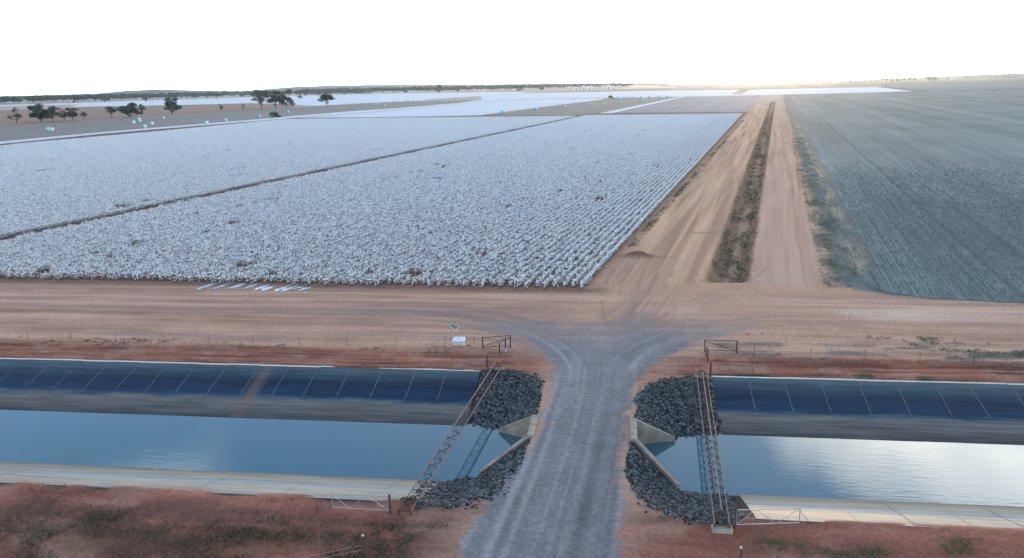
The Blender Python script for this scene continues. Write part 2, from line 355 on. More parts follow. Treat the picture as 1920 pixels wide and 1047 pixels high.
    # turning wheel marks spread beyond the gravel
    fan = (1-sstep(0, 9, np.abs(rL-20.5)))*sstep(60, 66, Y)*(1-sstep(72, 82, Y))*(1-sstep(-6, -1, X))*sstep(-34, -20, X)
    c = mix(c, (.205, .175, .17), fan*sstep(.36, .58, sL)*(1-gm)*.85)
    fan = (1-sstep(0, 6, np.abs(rR-20)))*sstep(62, 66, Y)*(1-sstep(72, 80, Y))*sstep(1, 4, X)*(1-sstep(16, 26, X))
    c = mix(c, (.22, .185, .175), fan*sstep(.38, .58, sR)*(1-gm)*.8)
    fan = sstep(64, 68, Y)*(1-sstep(75, 80, Y))*(1-sstep(.3, 2.2, np.abs(X-1.9-(Y-76)*.35)+.8*(n2-.5)))
    c = mix(c, (.21, .20, .21), fan*.8*(1-gm)*(.6+.8*(s0-.3)))
    fan = sstep(66, 72, Y)*(1-sstep(80, 96, Y))*(1-sstep(.5, 5, np.abs(X-2.6-(Y-80)*.25)))*sstep(.5, .62, fbm((X-Y*.25)/.5, Y/14, 3))
    c = mix(c, (.26, .195, .16), fan*.6*(1-gm))
    # riprap bed
    zz = canal(X, Y)
    c = mix(c, (.05, .048, .046), ((zz < -.02) & (zz > -2.9) & (X > -10.9) & (X < 7.2)).astype(float))
    c = c*(np.array((1.22, 1.04, .965))*(1-gm[..., None])+np.array((1.06, 1., 1.0))*gm[..., None])
    return np.clip(c, .01, .9)

def grow(a, b, step, k):
    out = [a]; 
    while out[-1] < b: out.append(out[-1]+step); step *= k
    return out
xs = np.array(sorted(set([-x for x in grow(90, 14000, .35, 1.085)][::-1] + list(np.round(np.arange(-89.7, -9, .3), 3)) + list(np.round(np.arange(-9, 5, .125), 3)) + list(np.round(np.arange(5, 55, .3), 3)) + grow(55, 14000, .35, 1.085))))
ys = np.array(sorted(set(list(np.linspace(-400, 20, 15)) + list(np.arange(22, 44, .2)) + list(np.arange(44, 53, .125)) + list(np.arange(53, 70, .2)) + list(np.arange(70, 104, .25)) + [104*1.0085**k for k in range(0, 262)] + [104*1.0085**261*1.05**k for k in range(1, 56)])))
UX, YY = np.meshgrid(xs, ys)
XX = UX+shear(YY)
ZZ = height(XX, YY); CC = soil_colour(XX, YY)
ny, nx = XX.shape
# which object each cell belongs to
xc = (XX[:-1, :-1]+XX[1:, 1:])/2; yc = (YY[:-1, :-1]+YY[1:, 1:])/2; uc = xc-shear(yc)
kind = np.zeros(xc.shape, int)
kind[(yc > 64.8) & (yc < 85.0)] = 2
kind[(yc >= 85) & (yc < 1000) & (uc > -2.5) & (uc < 9.6)] = 2
kind[(yc >= 85) & (yc < 1000) & (uc > 14.8) & (uc < 24)] = 2
kind[(yc >= 85) & (yc < 91) & (uc >= 9.6) & (uc <= 14.8)] = 2
kind[(yc >= 91) & (yc < 910) & (uc >= 9.6) & (uc <= 14.8)] = 3
kind[sdist(xc, yc, GRAV) > 0] = 1
P = np.stack([XX, YY, ZZ], -1).reshape(-1, 3); CF = np.concatenate([CC, np.ones((ny, nx, 1))], -1).reshape(-1, 4)
idx = np.arange(ny*nx).reshape(ny, nx)
Q = np.stack([idx[:-1, :-1], idx[:-1, 1:], idx[1:, 1:], idx[1:, :-1]], -1)
for k, nm, lb in ((0, 'ground', 'red brown soil banks and open farm country'), (1, 'gravel_road', 'grey gravel road crossing the canal'), (2, 'dirt_road', 'pale dirt farm roads along the fields'), (3, 'drain_ditch', 'weedy earth drain between the two farm roads')):
    q = Q[kind == k].reshape(-1, 4)
    used, inv = np.unique(q, return_inverse=True); q = inv.reshape(-1, 4)
    me = bpy.data.meshes.new(nm)
    me.vertices.add(len(used)); me.vertices.foreach_set('co', P[used].ravel())
    me.loops.add(q.size); me.loops.foreach_set('vertex_index', q.ravel().astype(np.int32))
    me.polygons.add(len(q)); me.polygons.foreach_set('loop_start', np.arange(0, q.size, 4, dtype=np.int32)); me.polygons.foreach_set('loop_total', np.full(len(q), 4, np.int32))
    me.update(calc_edges=True); me.validate()
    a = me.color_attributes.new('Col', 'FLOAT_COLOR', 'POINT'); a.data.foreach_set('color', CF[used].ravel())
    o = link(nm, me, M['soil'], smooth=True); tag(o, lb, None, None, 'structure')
# ------------------------------------------------------------------ water
def water_mat():
    m, n, l, b = new_mat('canal_water'); b.inputs['Base Color'].default_value = (.045, .125, .155, 1); b.inputs['Roughness'].default_value = .045
    b.inputs['IOR'].default_value = 1.55; b.inputs['Specular IOR Level'].default_value = .5
    g = n.new('ShaderNodeNewGeometry')
    mp = n.new('ShaderNodeMapping'); mp.inputs['Rotation'].default_value = (0, 0, radians(35)); mp.inputs['Scale'].default_value = (1.0, 4.5, 1); l.new(g.outputs['Position'], mp.inputs['Vector'])
    z = n.new('ShaderNodeTexNoise'); z.inputs['Scale'].default_value = .9; z.inputs['Detail'].default_value = 3; l.new(mp.outputs[0], z.inputs['Vector'])
    k = n.new('ShaderNodeTexNoise'); k.inputs['Scale'].default_value = .07; k.inputs['Detail'].default_value = 2; l.new(g.outputs['Position'], k.inputs['Vector'])
    kr = n.new('ShaderNodeMapRange'); kr.inputs['From Min'].default_value = .48; kr.inputs['From Max'].default_value = .66; kr.inputs['To Min'].default_value = .012; kr.inputs['To Max'].default_value = .024
    l.new(k.outputs['Fac'], kr.inputs['Value'])
    h = n.new('ShaderNodeMath'); h.operation = 'MULTIPLY'; l.new(z.outputs['Fac'], h.inputs[0]); l.new(kr.outputs[0], h.inputs[1])
    # rings spreading from where a fish rose
    c = n.new('ShaderNodeVectorMath'); c.operation = 'DISTANCE'; l.new(g.outputs['Position'], c.inputs[0]); c.inputs[1].default_value = (RING[0], RING[1], WATER)
    s = n.new('ShaderNodeMath'); s.operation = 'MULTIPLY'; l.new(c.outputs['Value'], s.inputs[0]); s.inputs[1].default_value = 11.
    s2 = n.new('ShaderNodeMath'); s2.operation = 'SINE'; l.new(s.outputs[0], s2.inputs[0])
    fo = n.new('ShaderNodeMapRange'); fo.inputs['From Min'].default_value = 3.2; fo.inputs['From Max'].default_value = .5; fo.inputs['To Min'].default_value = 0; fo.inputs['To Max'].default_value = .006
    l.new(c.outputs['Value'], fo.inputs['Value'])
    s3 = n.new('ShaderNodeMath'); s3.operation = 'MULTIPLY'; l.new(s2.outputs[0], s3.inputs[0]); l.new(fo.outputs[0], s3.inputs[1])
    ad = n.new('ShaderNodeMath'); ad.operation = 'ADD'; l.new(h.outputs[0], ad.inputs[0]); l.new(s3.outputs[0], ad.inputs[1])
    u = n.new('ShaderNodeBump'); u.inputs['Strength'].default_value = 1; u.inputs['Distance'].default_value = .22; l.new(ad.outputs[0], u.inputs['Height']); l.new(u.outputs[0], b.inputs['Normal'])
    return m
RING = at(435, 800, WATER)
M['water'] = water_mat()
o = link('canal_water', mesh('canal_water', [(-800,42.5,WATER),(-5.7,42.5,WATER),(-5.7,54.5,WATER),(-800,54.5,WATER)], [(0,1,2,3)]), M['water']); tag(o, 'still blue canal water left of the gravel road', None, None, 'structure')
o = link('canal_water', mesh('canal_water', [(1.2,42.5,WATER),(800,42.5,WATER),(800,54.5,WATER),(1.2,54.5,WATER)], [(0,1,2,3)]), M['water']); tag(o, 'rippled canal water right of the gravel road', None, None, 'structure')

# ------------------------------------------------------------------ canal liner: welded sheets on the slopes
def liner_mat():
    m, n, l, b = new_mat('canal_liner'); b.inputs['Roughness'].default_value = .6; b.inputs['Specular IOR Level'].default_value = .25
    g = n.new('ShaderNodeNewGeometry'); s = n.new('ShaderNodeSeparateXYZ'); l.new(g.outputs['Position'], s.inputs[0])
    mp = n.new('ShaderNodeMapping'); mp.inputs['Scale'].default_value = (.35, 1.6, 1.6); l.new(g.outputs['Position'], mp.inputs['Vector'])
    z = n.new('ShaderNodeTexNoise'); z.inputs['Scale'].default_value = .8; z.inputs['Detail'].default_value = 6; z.inputs['Roughness'].default_value = .65; l.new(mp.outputs[0], z.inputs['Vector'])
    zz = n.new('ShaderNodeMath'); zz.operation = 'MULTIPLY_ADD'; l.new(z.outputs['Fac'], zz.inputs[0]); zz.inputs[1].default_value = .5; l.new(s.outputs['Z'], zz.inputs[2])   # z + .5*noise
    def ramp(stops):
        r = n.new('ShaderNodeValToRGB'); e = r.color_ramp.elements
        while len(e) < len(stops): e.new(.5)
        for q, (p, c) in zip(e, stops): q.position = p; q.color = (*c, 1)
        mr = n.new('ShaderNodeMapRange'); mr.inputs['From Min'].default_value = -1.9; mr.inputs['From Max'].default_value = .4; l.new(zz.outputs[0], mr.inputs['Value']); l.new(mr.outputs[0], r.inputs['Fac']); return r
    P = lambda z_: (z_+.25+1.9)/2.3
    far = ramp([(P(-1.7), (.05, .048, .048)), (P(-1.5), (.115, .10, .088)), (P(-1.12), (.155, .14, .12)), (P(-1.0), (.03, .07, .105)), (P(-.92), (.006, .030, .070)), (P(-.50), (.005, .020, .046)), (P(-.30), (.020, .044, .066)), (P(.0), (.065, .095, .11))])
    nr = ramp([(P(-1.7), (.17, .135, .10)), (P(-1.35), (.30, .235, .17)), (P(-1.1), (.33, .26, .19)), (P(-.98), (.23, .245, .25)), (P(-.62), (.28, .28, .27)), (P(-.5), (.32, .265, .20)), (P(-.2), (.30, .25, .195)), (P(.0), (.22, .20, .18))])  # pale silt; the bluish band paints in sky reflected off the sheets
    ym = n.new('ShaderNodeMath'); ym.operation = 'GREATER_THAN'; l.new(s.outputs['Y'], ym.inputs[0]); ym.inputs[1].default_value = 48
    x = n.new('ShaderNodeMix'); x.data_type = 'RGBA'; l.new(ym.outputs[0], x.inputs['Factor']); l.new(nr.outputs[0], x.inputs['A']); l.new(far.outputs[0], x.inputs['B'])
    # a run of red silt washed down over the sheets
    sx1 = n.new('ShaderNodeMath'); sx1.operation = 'ADD'; l.new(s.outputs['X'], sx1.inputs[0]); sx1.inputs[1].default_value = 28.3
    sx2 = n.new('ShaderNodeMath'); sx2.operation = 'ABSOLUTE'; l.new(sx1.outputs[0], sx2.inputs[0])
    sx3 = n.new('ShaderNodeMath'); sx3.operation = 'MULTIPLY_ADD'; l.new(z.outputs['Fac'], sx3.inputs[0]); sx3.inputs[1].default_value = -.6; l.new(sx2.outputs[0], sx3.inputs[2])
    sx4 = n.new('ShaderNodeMapRange'); sx4.inputs['From Min'].default_value = .45; sx4.inputs['From Max'].default_value = -.1; sx4.inputs['To Min'].default_value = 0; sx4.inputs['To Max'].default_value = .5; l.new(sx3.outputs[0], sx4.inputs['Value'])
    sx5 = n.new('ShaderNodeMath'); sx5.operation = 'MULTIPLY'; l.new(sx4.outputs[0], sx5.inputs[0]); l.new(ym.outputs[0], sx5.inputs[1]); sx4 = sx5
    xs_ = n.new('ShaderNodeMix'); xs_.data_type = 'RGBA'; l.new(sx4.outputs[0], xs_.inputs['Factor']); l.new(x.outputs['Result'], xs_.inputs['A']); xs_.inputs['B'].default_value = (.20, .12, .085, 1); x = xs_
    v = n.new('ShaderNodeMix'); v.data_type = 'RGBA'; v.blend_type = 'MULTIPLY'; v.inputs['Factor'].default_value = 1; l.new(x.outputs['Result'], v.inputs['A'])
    mp2 = n.new('ShaderNodeMapping'); mp2.inputs['Scale'].default_value = (.12, 2.2, 2.2); l.new(g.outputs['Position'], mp2.inputs['Vector'])
    z2 = n.new('ShaderNodeTexNoise'); z2.inputs['Scale'].default_value = 1.6; z2.inputs['Detail'].default_value = 7; z2.inputs['Roughness'].default_value = .7; l.new(mp2.outputs[0], z2.inputs['Vector'])
    r2 = n.new('ShaderNodeMapRange'); r2.inputs['From Min'].default_value = .3; r2.inputs['From Max'].default_value = .7; r2.inputs['To Min'].default_value = .5; r2.inputs['To Max'].default_value = 1.55; l.new(z2.outputs['Fac'], r2.inputs['Value'])
    l.new(r2.outputs[0], v.inputs['B']); l.new(v.outputs['Result'], b.inputs['Base Color'])
    u = n.new('ShaderNodeBump'); u.inputs['Strength'].default_value = .3; u.inputs['Distance'].default_value = .1; l.new(z.outputs['Fac'], u.inputs['Height']); l.new(u.outputs[0], b.inputs['Normal'])
    return m
M['liner'] = liner_mat()
M['seam'] = plain('dusty_seam', (.15, .15, .145), .8, var=.4, scale=2)
M['nearseam'] = plain('pale_seam', (.36, .33, .285), .8, var=.4, scale=2)
M['anchor'] = plain('pale_liner_edge', (.58, .54, .48), .8, var=.35, scale=.6)
PW = 2.64
def sheet(x0, x1, yy, zz, th):
    v = []; 
    for x in (x0, x1):
        v += [(x, y, z) for y, z in zip(yy, zz)]
    n = len(yy); v += [(a, b_, c-th) for a, b_, c in v]
    f = [(i, n+i, n+i+1, i+1) for i in range(n-1)] + [(2*n+i, 2*n+i+1, 3*n+i+1, 3*n+i) for i in range(n-1)]
    f += [(i, i+1, 2*n+i+1, 2*n+i) for i in range(n-1)] + [(n+i, 3*n+i, 3*n+i+1, n+i+1) for i in range(n-1)] + [(0, 2*n, 3*n, n), (n-1, 2*n-1, 4*n-1, 3*n-1)]
    m_ = mesh('panel', v, f)
    bm = bmesh.new(); bm.from_mesh(m_); bmesh.ops.recalc_face_normals(bm, faces=bm.faces); bm.to_mesh(m_); bm.free(); return m_
fy = np.array([59.15, 58.6, 57.4, 56.2, 55.2, 54.2, 53, 51.5]); ny_ = np.array([38.45, 39.2, 40.2, 41.4, 42.6, 43.8, 45.2, 46.2])
for nm, x_start, sgn, count, lb in (('canal_liner', -10.75, -1, 40, 'blue black plastic canal lining left of the gravel road'), ('canal_liner', 7.2, 1, 30, 'blue black plastic canal lining right of the gravel road')):
    root = empty(nm, (x_start, 49, 0)); tag(root, lb, 'canal lining', 'plastic canal linings')
    for yy, top, dy in ((fy, 59.15, -1), (ny_, 38.45, 1)):
        yl = yy-49
        zl = np.where(dy < 0, -.275*(top-.25-yy), -.315*(yy-top-.25)); zl = np.minimum(zl, .02) + .045
        me_p = sheet(-PW/2+.004, PW/2-.004, yl, zl, .03); me_s = sheet(-.026, .026, yl[:5] if dy < 0 else yl[:-1], (zl[:5] if dy < 0 else zl[:-1])+.012, .01); me_a = sheet(-PW/2, PW/2, np.array([yl[0]-dy*.28, yl[0]-dy*.02, yl[0]+dy*.02]), np.array([.06, .085, .085]), .08)
        for k in range(count):
            x = sgn*(k+.5)*PW
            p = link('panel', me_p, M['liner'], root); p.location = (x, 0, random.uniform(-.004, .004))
            if k:
                s = link('seam', me_s, M['seam'] if dy < 0 else M['nearseam'], p); s.location = (-sgn*PW/2+random.uniform(-.05, .05), 0, 0); s.rotation_euler = (0, 0, random.uniform(-.012, .012))
            if dy < 0: e = link('edge_strip', me_a, M['anchor'], p); e.location = (0, random.uniform(-.07, .07), 0)

# ------------------------------------------------------------------ culvert walls under the road
def surf(x, y): return float(canal(np.array([x]), np.array([y]))[0])
def wing(name, parent, a, b):
    a, b = Vector((*a, 0)), Vector((*b, 0)); d = (b-a).normalized(); nrm = Vector((-d.y, d.x, 0))*.14
    mb = MB(); mb.prism([a-nrm, b-nrm, b+nrm, a+nrm], -3.2, [.12, -1.45, -1.45, .12]); return mb.build(name, M['concrete'], parent)
for hx, s, far_end, near_end, lb in ((-5.5, -1, (-8.15, 51.9), (-8.45, 45.3), 'concrete culvert headwall with flared wings left of the gravel road'), (1.12, 1, (3.95, 51.4), (3.75, 44.7), 'concrete culvert headwall with flared wings right of the gravel road')):
    root = empty('culvert_headwall', (hx, 49, 0)); tag(root, lb, 'headwall', 'culvert headwalls')
    yf, yn = 50.7, 47.35
    mb = MB(); w = .22
    mb.box((-w, yn-49, -.62), (w, yf-49, .14))                                  # lintel
    mb.box((-w, yn-49, -3.2), (w, yn-49+.45, -.62)); mb.box((-w, yf-49-.45, -3.2), (w, yf-49, -.62))
    mb.build('headwall', M['concrete'], root)
    mb = MB(); mb.box((-s*.9-.1, yn-49+.45, -3.2), (-s*.9+.1, yf-49-.45, -.62)); mb.build('culvert_back', M['concrete'], root)
    o = wing('wing_wall', root, (s*.1, yf-49-.1), (far_end[0]-hx, far_end[1]-49)); o = wing('wing_wall', root, (s*.1, yn-49+.1), (near_end[0]-hx, near_end[1]-49))

# ------------------------------------------------------------------ riprap
def rock_mesh(seed):
    r_ = random.Random(seed); bm = bmesh.new(); bmesh.ops.create_icosphere(bm, subdivisions=1, radius=1)
    sx, sy, sz = r_.uniform(.8, 1.3), r_.uniform(.6, .95), r_.uniform(.45, .75)
    for v in bm.verts:
        k = r_.uniform(.78, 1.15); v.co = Vector((v.co.x*sx*k, v.co.y*sy*k, v.co.z*sz*k))
    bmesh.ops.dissolve_limit(bm, angle_limit=radians(16), verts=bm.verts, edges=bm.edges); bmesh.ops.triangulate(bm, faces=bm.faces)
    m_ = bpy.data.meshes.new('rock'); bm.to_mesh(m_); bm.free(); return m_
rocks = [rock_mesh(i) for i in range(14)]; rock_np = []
for m_ in rocks:
    m_.materials.append(M['rock']); rock_np.append((np.array([v.co[:] for v in m_.vertices]), [tuple(p.vertices) for p in m_.polygons]))
RIP = [('dark rubble slope on the far bank left of the gravel road', (-10.9, -5.45, 50.6, 60.0), LEFT, VL), ('dark rubble slope on the near bank left of the gravel road', (-11.9, -5.6, 37.7, 47.5), LEFT, VL),
       ('dark rubble slope on the far bank right of the gravel road', (1.0, 7.35, 50.4, 59.4), RIGHT, VR), ('dark rubble slope on the near bank right of the gravel road', (.5, 6.75, 37.6, 47.3), RIGHT, VR)]
for lb, (x0, x1, y0, y1), poly, vee in RIP:
    N = 20000; X = rng.uniform(x0, x1, N); Y = rng.uniform(y0, y1, N); sd_ = sdist(X, Y, poly); z = canal(X, Y)
    edge = .25+1.1*(fbm(X/.8, Y/.8, 3)-.5)+.5*(rng.random(N) < .04)
    side = (x0 < -3)
    if side: lim = -10.5+.4*(Y-38)/21 if y0 < 45 else -10.6
    ok = (sd_ > -edge) & (z > -1.95) & ~inside(X, Y, vee)
    ok &= (X > x0+.8*fbm(Y, X*0, 2)) & (X < x1-.5*fbm(Y, X*0, 2) if not side else X < x1)
    vc = np.mean(np.array(vee), 0); ok &= ~inside(X, Y, [tuple(vc+(np.array(q)-vc)*1.16) for q in vee])
    X, Y = X[ok], Y[ok]; hz = height(X, Y)
    root = empty('riprap_bank', (float(X.mean()), float(Y.mean()), 0)); tag(root, lb, 'riprap', 'riprap banks at the road crossing')
    size = np.clip(rng.lognormal(math.log(.058), .45, len(X)), .032, .19); order = np.argsort(-size)
    V = []; Fc = []
    for rank, i in enumerate(order):
        k = random.randrange(14); s = size[i]; R3 = Matrix.Rotation(random.uniform(0, 6.3), 4, 'Z') @ Matrix.Rotation(random.uniform(-.5, .5), 4, 'X')
        loc = Vector((X[i]-root.location.x, Y[i]-root.location.y, hz[i]+s*.25))
        if rank < 300:
            o = bpy.data.objects.new('rock', rocks[k]); col.objects.link(o); o.parent = root; o.location = loc; o.scale = (s, s, s); o.rotation_euler = R3.to_euler()
        else:
            v, f = rock_np[k]; A = np.array(R3.to_3x3()); b0 = len(V); V += [tuple(p) for p in (v @ A.T)*s+np.array(loc)]; Fc += [tuple(j+b0 for j in q) for q in f]
    o = link('rubble', mesh('rubble', V, Fc), M['rocks'], root); o['kind'] = 'stuff'

# ------------------------------------------------------------------ lattice trusses across the canal
def truss(a, b, w, h, lb, pad):
    a, b = Vector(a), Vector(b); d = (b-a).normalized(); n_ = Vector((d.y, -d.x, 0)); up = Vector((0, 0, 1))
    root = empty('lattice_truss', a); tag(root, lb, 'truss', 'lattice trusses over the canal')
    Lh = (b-a).length; c = lambda t, s, z: d*t + n_*s + up*z
    zb = .22
    ch = [(-w/2, zb), (w/2, zb), (0, zb+h)]
    for i, (s, z) in enumerate(ch):
        e0 = .55 if i == 2 else 0
        MB().tube(c(e0, s, z), c(Lh-.25 if i == 2 else Lh, s, z), .042, n=6).build('chord', M['truss'], root)
    bays = int(Lh/.95); st = Lh/bays
    for k in range(bays):
        t0, t1 = k*st, (k+1)*st; tm = (t0+t1)/2
        for s in (-w/2, w/2):
            MB().tube(c(t0, s, zb), c(tm, 0, zb+h), .022, n=4).build('brace', M['rust'], root); MB().tube(c(tm, 0, zb+h), c(t1, s, zb), .022, n=4).build('brace', M['rust'], root)
        s0, s1 = (-w/2, w/2) if k % 2 else (w/2, -w/2)
        MB().tube(c(t0, s0, zb), c(t1, s1, zb), .02, n=4).build('brace', M['rust'], root)
    for t in (0, Lh):
        mb = MB(); mb.tube(c(t, -w/2, zb), c(t, w/2, zb), .03); mb.tube(c(t, -w/2, zb), c(t, -w/2, -.1), .035); mb.tube(c(t, w/2, zb), c(t, w/2, -.1), .035)
        mb.tube(c(t, -w/2, zb), c(t+(.55 if t == 0 else -.25), 0, zb+h), .025); mb.tube(c(t, w/2, zb), c(t+(.55 if t == 0 else -.25), 0, zb+h), .025)
        mb.build('end_frame', M['rust'], root)
    for t, on in ((0, pad[0]), (Lh, pad[1])):
        if on:
            mb = MB(); mb.box((-.52, -.28, -.25), (.52, .28, .11)); p = mb.build('concrete_pad', M['concrete'], root); p.location = c(t-.02, 0, 0); p.rotation_euler = (0, 0, math.atan2(n_.y, n_.x))
    return root
truss((-11.1, 37.25, 0), (-9.5, 59.75, 0), .68, .52, 'rusty lattice truss spanning the canal left of the gravel road', (False, True))
truss((5.35, 37.35, 0), (6.45, 59.2, 0), .74, .52, 'rusty lattice truss spanning the canal right of the gravel road', (True, True))

# ------------------------------------------------------------------ gates, posts and fences
def post(name, p, h, r, mat, lb=None, cat='post', parent=None, group=None, cap=None):
    mb = MB(); mb.tube((0, 0, -.3), (0, 0, h), r, r*.95, n=8)
    if parent is not None:
        o = mb.build(name, mat, parent); o.location = Vector(p)-parent.location; return o
    o = mb.build(name, mat); o.location = p; tag(o, lb, cat, group); return o
def mesh_gate(a, b, h, lb, post_at, r=.022, mt='galv'):
    a, b = Vector(a), Vector(b); root = empty('farm_gate', a, math.atan2(b.y-a.y, b.x-a.x)); tag(root, lb, 'gate', 'mesh farm gates on the canal bank')
    Lg = (b-a).length; z0, z1 = .16, h; dz = (b.z-a.z)
    q = lambda x, z: (x, 0, z+dz*x/Lg)
    mb = MB()
    for p0, p1 in ((q(0, z0), q(Lg, z0)), (q(0, z1), q(Lg, z1)), (q(0, z0), q(0, z1)), (q(Lg, z0), q(Lg, z1))): mb.tube(p0, p1, r, n=6)
    mb.build('frame', M[mt], root)
    xs_ = [0, .3*Lg, .63*Lg, Lg]; zs_ = [z1, z0, z1, z0] if post_at > 0 else [z0, z1, z0, z1]
    for i in range(3): MB().tube(q(xs_[i], zs_[i]), q(xs_[i+1], zs_[i+1]), r*.7, n=5).build('brace', M[mt], root)
    mb = MB()
    for k in range(1, 8): mb.tube(q(0, z0+(z1-z0)*k/8), q(Lg, z0+(z1-z0)*k/8), .0035, n=3, cap=False)
    for k in range(1, 20): mb.tube(q(Lg*k/20, z0), q(Lg*k/20, z1), .0035, n=3, cap=False)
    mb.build('wire_mesh', M['galv'], root)
    px = Lg+.09 if post_at > 0 else -.09
    mb = MB(); mb.tube((px, 0, -.4), (px, 0, h+.12), .065, n=8); mb.build('gate_post', M['wood'], root)
    return root
def gp(px, py): return hit(px, py)
mesh_gate(gp(624, 957), gp(729, 962.5), .98, 'galvanised mesh gate on the near bank left of the road', 1)
mesh_gate(gp(1380.5, 989.5), gp(1498, 986), .98, 'galvanised mesh gate on the near bank right of the road', -1)
mesh_gate(gp(848, 692), gp(912, 691), .95, 'thin mesh gate on the far bank beside the left truss', 1, .012, 'rust')
mesh_gate(gp(1334, 705), gp(1410, 708), .95, 'thin mesh gate on the far bank beside the right truss', -1, .012, 'rust')
# bottom edge strainer posts
p = gp(683, 1043); root = empty('strainer_post', p); tag(root, 'brown strainer post with pale top and stay in the lower left weeds', 'fence post')
mb = MB(); mb.tube((0, 0, -.4), (0, 0, 1.12), .075, .07, n=10); mb.build('post', M['wood'], root)
mb = MB(); mb.tube((0, 0, 1.12), (0, 0, 1.17), .072, .06, n=10); mb.build('post_top', M['cream'], root)
mb = MB(); mb.tube((-.03, 0, .85), (-1.6, -.35, -.15), .04, n=7); mb.build('stay', M['wood'], root)
for zz_ in (.35, .6): 
    mb = MB(); mb.tube((-.05, 0, zz_), (-3.4, -1.1, zz_-.35), .008, n=4); mb.build('wire', M['galv'], root)
p = gp(1388, 1056); root = empty('strainer_post', p); tag(root, 'short dark post with white cap at the bottom edge right of the road', 'fence post')
mb = MB(); mb.tube((0, 0, -.4), (0, 0, .78), .06, .058, n=10); mb.build('post', M['wood'], root)
mb = MB(); mb.tube((0, 0, .78), (0, 0, .87), .05, .045, n=10); mb.build('post_top', M['paintwhite'], root)

def bar(mb, a, b, r): mb.tube(a, b, r, n=6)
def rail_set(lb, A, B, C_, D, low):
    """steel corner assembly: a braced panel A-B and a short wing B-C-D (world positions)"""
    A, B, C_, D = map(Vector, (A, B, C_, D)); root = empty('steel_fence_corner', A); tag(root, lb, 'fence', 'steel fence corners by the road')
    L_ = lambda v, z: tuple(Vector((v.x, v.y, z))-A)
    for v, h in ((A, 1.12), (B, 1.1), (C_, 1.0), (D, 1.0)): MB().tube(L_(v, -.3), L_(v, h), .052, n=8).build('post', M['rust'], root)
    MB().tube(L_(A, 1.07), L_(B, 1.07), .036).build('top_rail', M['rust'], root)
    MB().tube(L_(A, .2), L_(B, .2), .026).build('bottom_rail', M['rust'], root)
    if low: MB().tube(L_(A, .28), L_(B, .9), .03).build('diagonal_brace', M['rust'], root)
    else: MB().tube(L_(A, .95), L_(B, .2), .03).build('diagonal_brace', M['rust'], root)
    s = B if low else A
    MB().tube(L_(s, .95), L_(D, .95), .026).build('wing_rail', M['rust'], root)
    mb = MB()
    for k in range(1, 7): mb.tube(L_(s, .95*k/7), L_(D, .95*k/7), .006, n=3, cap=False)
    for k in range(1, 9):
        w_ = s.lerp(D, k/9); mb.tube(L_(w_, .05), L_(w_, .95), .006, n=3, cap=False)
    mb.build('wire_mesh', M['galv'], root); return root
rail_set('dark steel braced fence corner left of the gravel road junction', gp(905.3, 653.5), gp(957, 651.6), gp(948, 657), gp(937, 664), True)
rail_set('dark steel braced fence corner right of the gravel road junction', gp(1321, 661), gp(1381, 663.5), gp(1324, 671), gp(1327, 678.5), False)
p = gp(948.5, 659.5); mb = MB(); mb.tube((0, 0, 0), (0, 0, .22), .055, .05, n=8); mb.tube((0, 0, .22), (0, 0, .28), .05, .02, n=8); mb.tube((0, 0, .28), (0, 0, .33), .022, n=8)
o = mb.build('bottle', M['paintwhite']); o.location = p; tag(o, 'small white bottle at the foot of the left steel fence corner', 'bottle')

def wire_fence(lb, pts, side):
    pts = [Vector(p) for p in pts]; root = empty('wire_fence', pts[0]); tag(root, lb, 'fence', 'thin wire fences along the far bank')
    for p in pts:
        lean = Vector((random.uniform(-.05, .05), random.uniform(-.05, .05), 0)); a = p-root.location
        MB().tube(a-Vector((0, 0, .25)), a+lean+Vector((0, 0, random.uniform(.80, .95))), .016, n=5).build('fence_post', M['rust'], root)
    for z in (.25, .55, .85):
        mb = MB()
        for a, b in zip(pts[:-1], pts[1:]): mb.tube(a-root.location+Vector((0, 0, z)), b-root.location+Vector((0, 0, z)), .004, n=3, cap=False)
        mb.build('wire', M['galv'], root)
wire_fence('thin wire fence along the far bank left of the road', [gp(x, y) for x, y in ((-120, 632), (-35, 634), (52, 637), (133, 638.5), (217, 642), (306, 642), (393, 646), (474, 647), (562, 648), (651, 648.5), (742, 650.5), (836, 650.5), (889.5, 651))], -1)
wire_fence('thin wire fence in dry litter along the far bank right of the road', [gp(x, y) for x, y in ((1413, 668), (1519, 672), (1622, 675), (1724, 679), (1826, 683), (1930, 687), (2030, 691))], 1)

# telemetry box with its solar panel
p = gp(860.5, 649); root = empty('meter_box', p, radians(3)); tag(root, 'white topped cream meter box beside the solar pole', 'meter box')
mb = MB(); mb.box((-.5, -.42, -.06), (.5, .42, .56)); mb.build('housing', M['cream'], root)
mb = MB(); mb.add([(-.55,-.47,.56),(.55,-.47,.56),(.55,.47,.56),(-.55,.47,.56),(-.5,-.42,.66),(.5,-.42,.66),(.5,.42,.72),(-.5,.42,.72)], [(0,3,2,1),(4,5,6,7),(0,1,5,4),(1,2,6,5),(2,3,7,6),(3,0,4,7)]); ld = mb.build('lid', M['paintwhite'], root)
mb = MB(); mb.tube((0, 0, .69), (0, 0, .75), .06, n=8); mb.build('vent_cap', M['galv'], ld)
p = gp(848.5, 648); root = empty('solar_pole', p); tag(root, 'thin pole carrying a small tilted solar panel beside the meter box', 'solar panel')
MB().tube((0, 0, -.3), (0, 0, 2.15), .022, n=6).build('pole', M['galv'], root)
MB().tube((0, 0, 2.15), (0, 0, 2.55), .008, n=5).build('antenna', M['galv'], root)
pn = MB().box((-.30, -.22, -.018), (.30, .22, .018)).build('panel_frame', M['paintwhite'], root); pn.location = (.24, -.06, 1.72); pn.rotation_euler = (radians(28), radians(24), radians(-18))
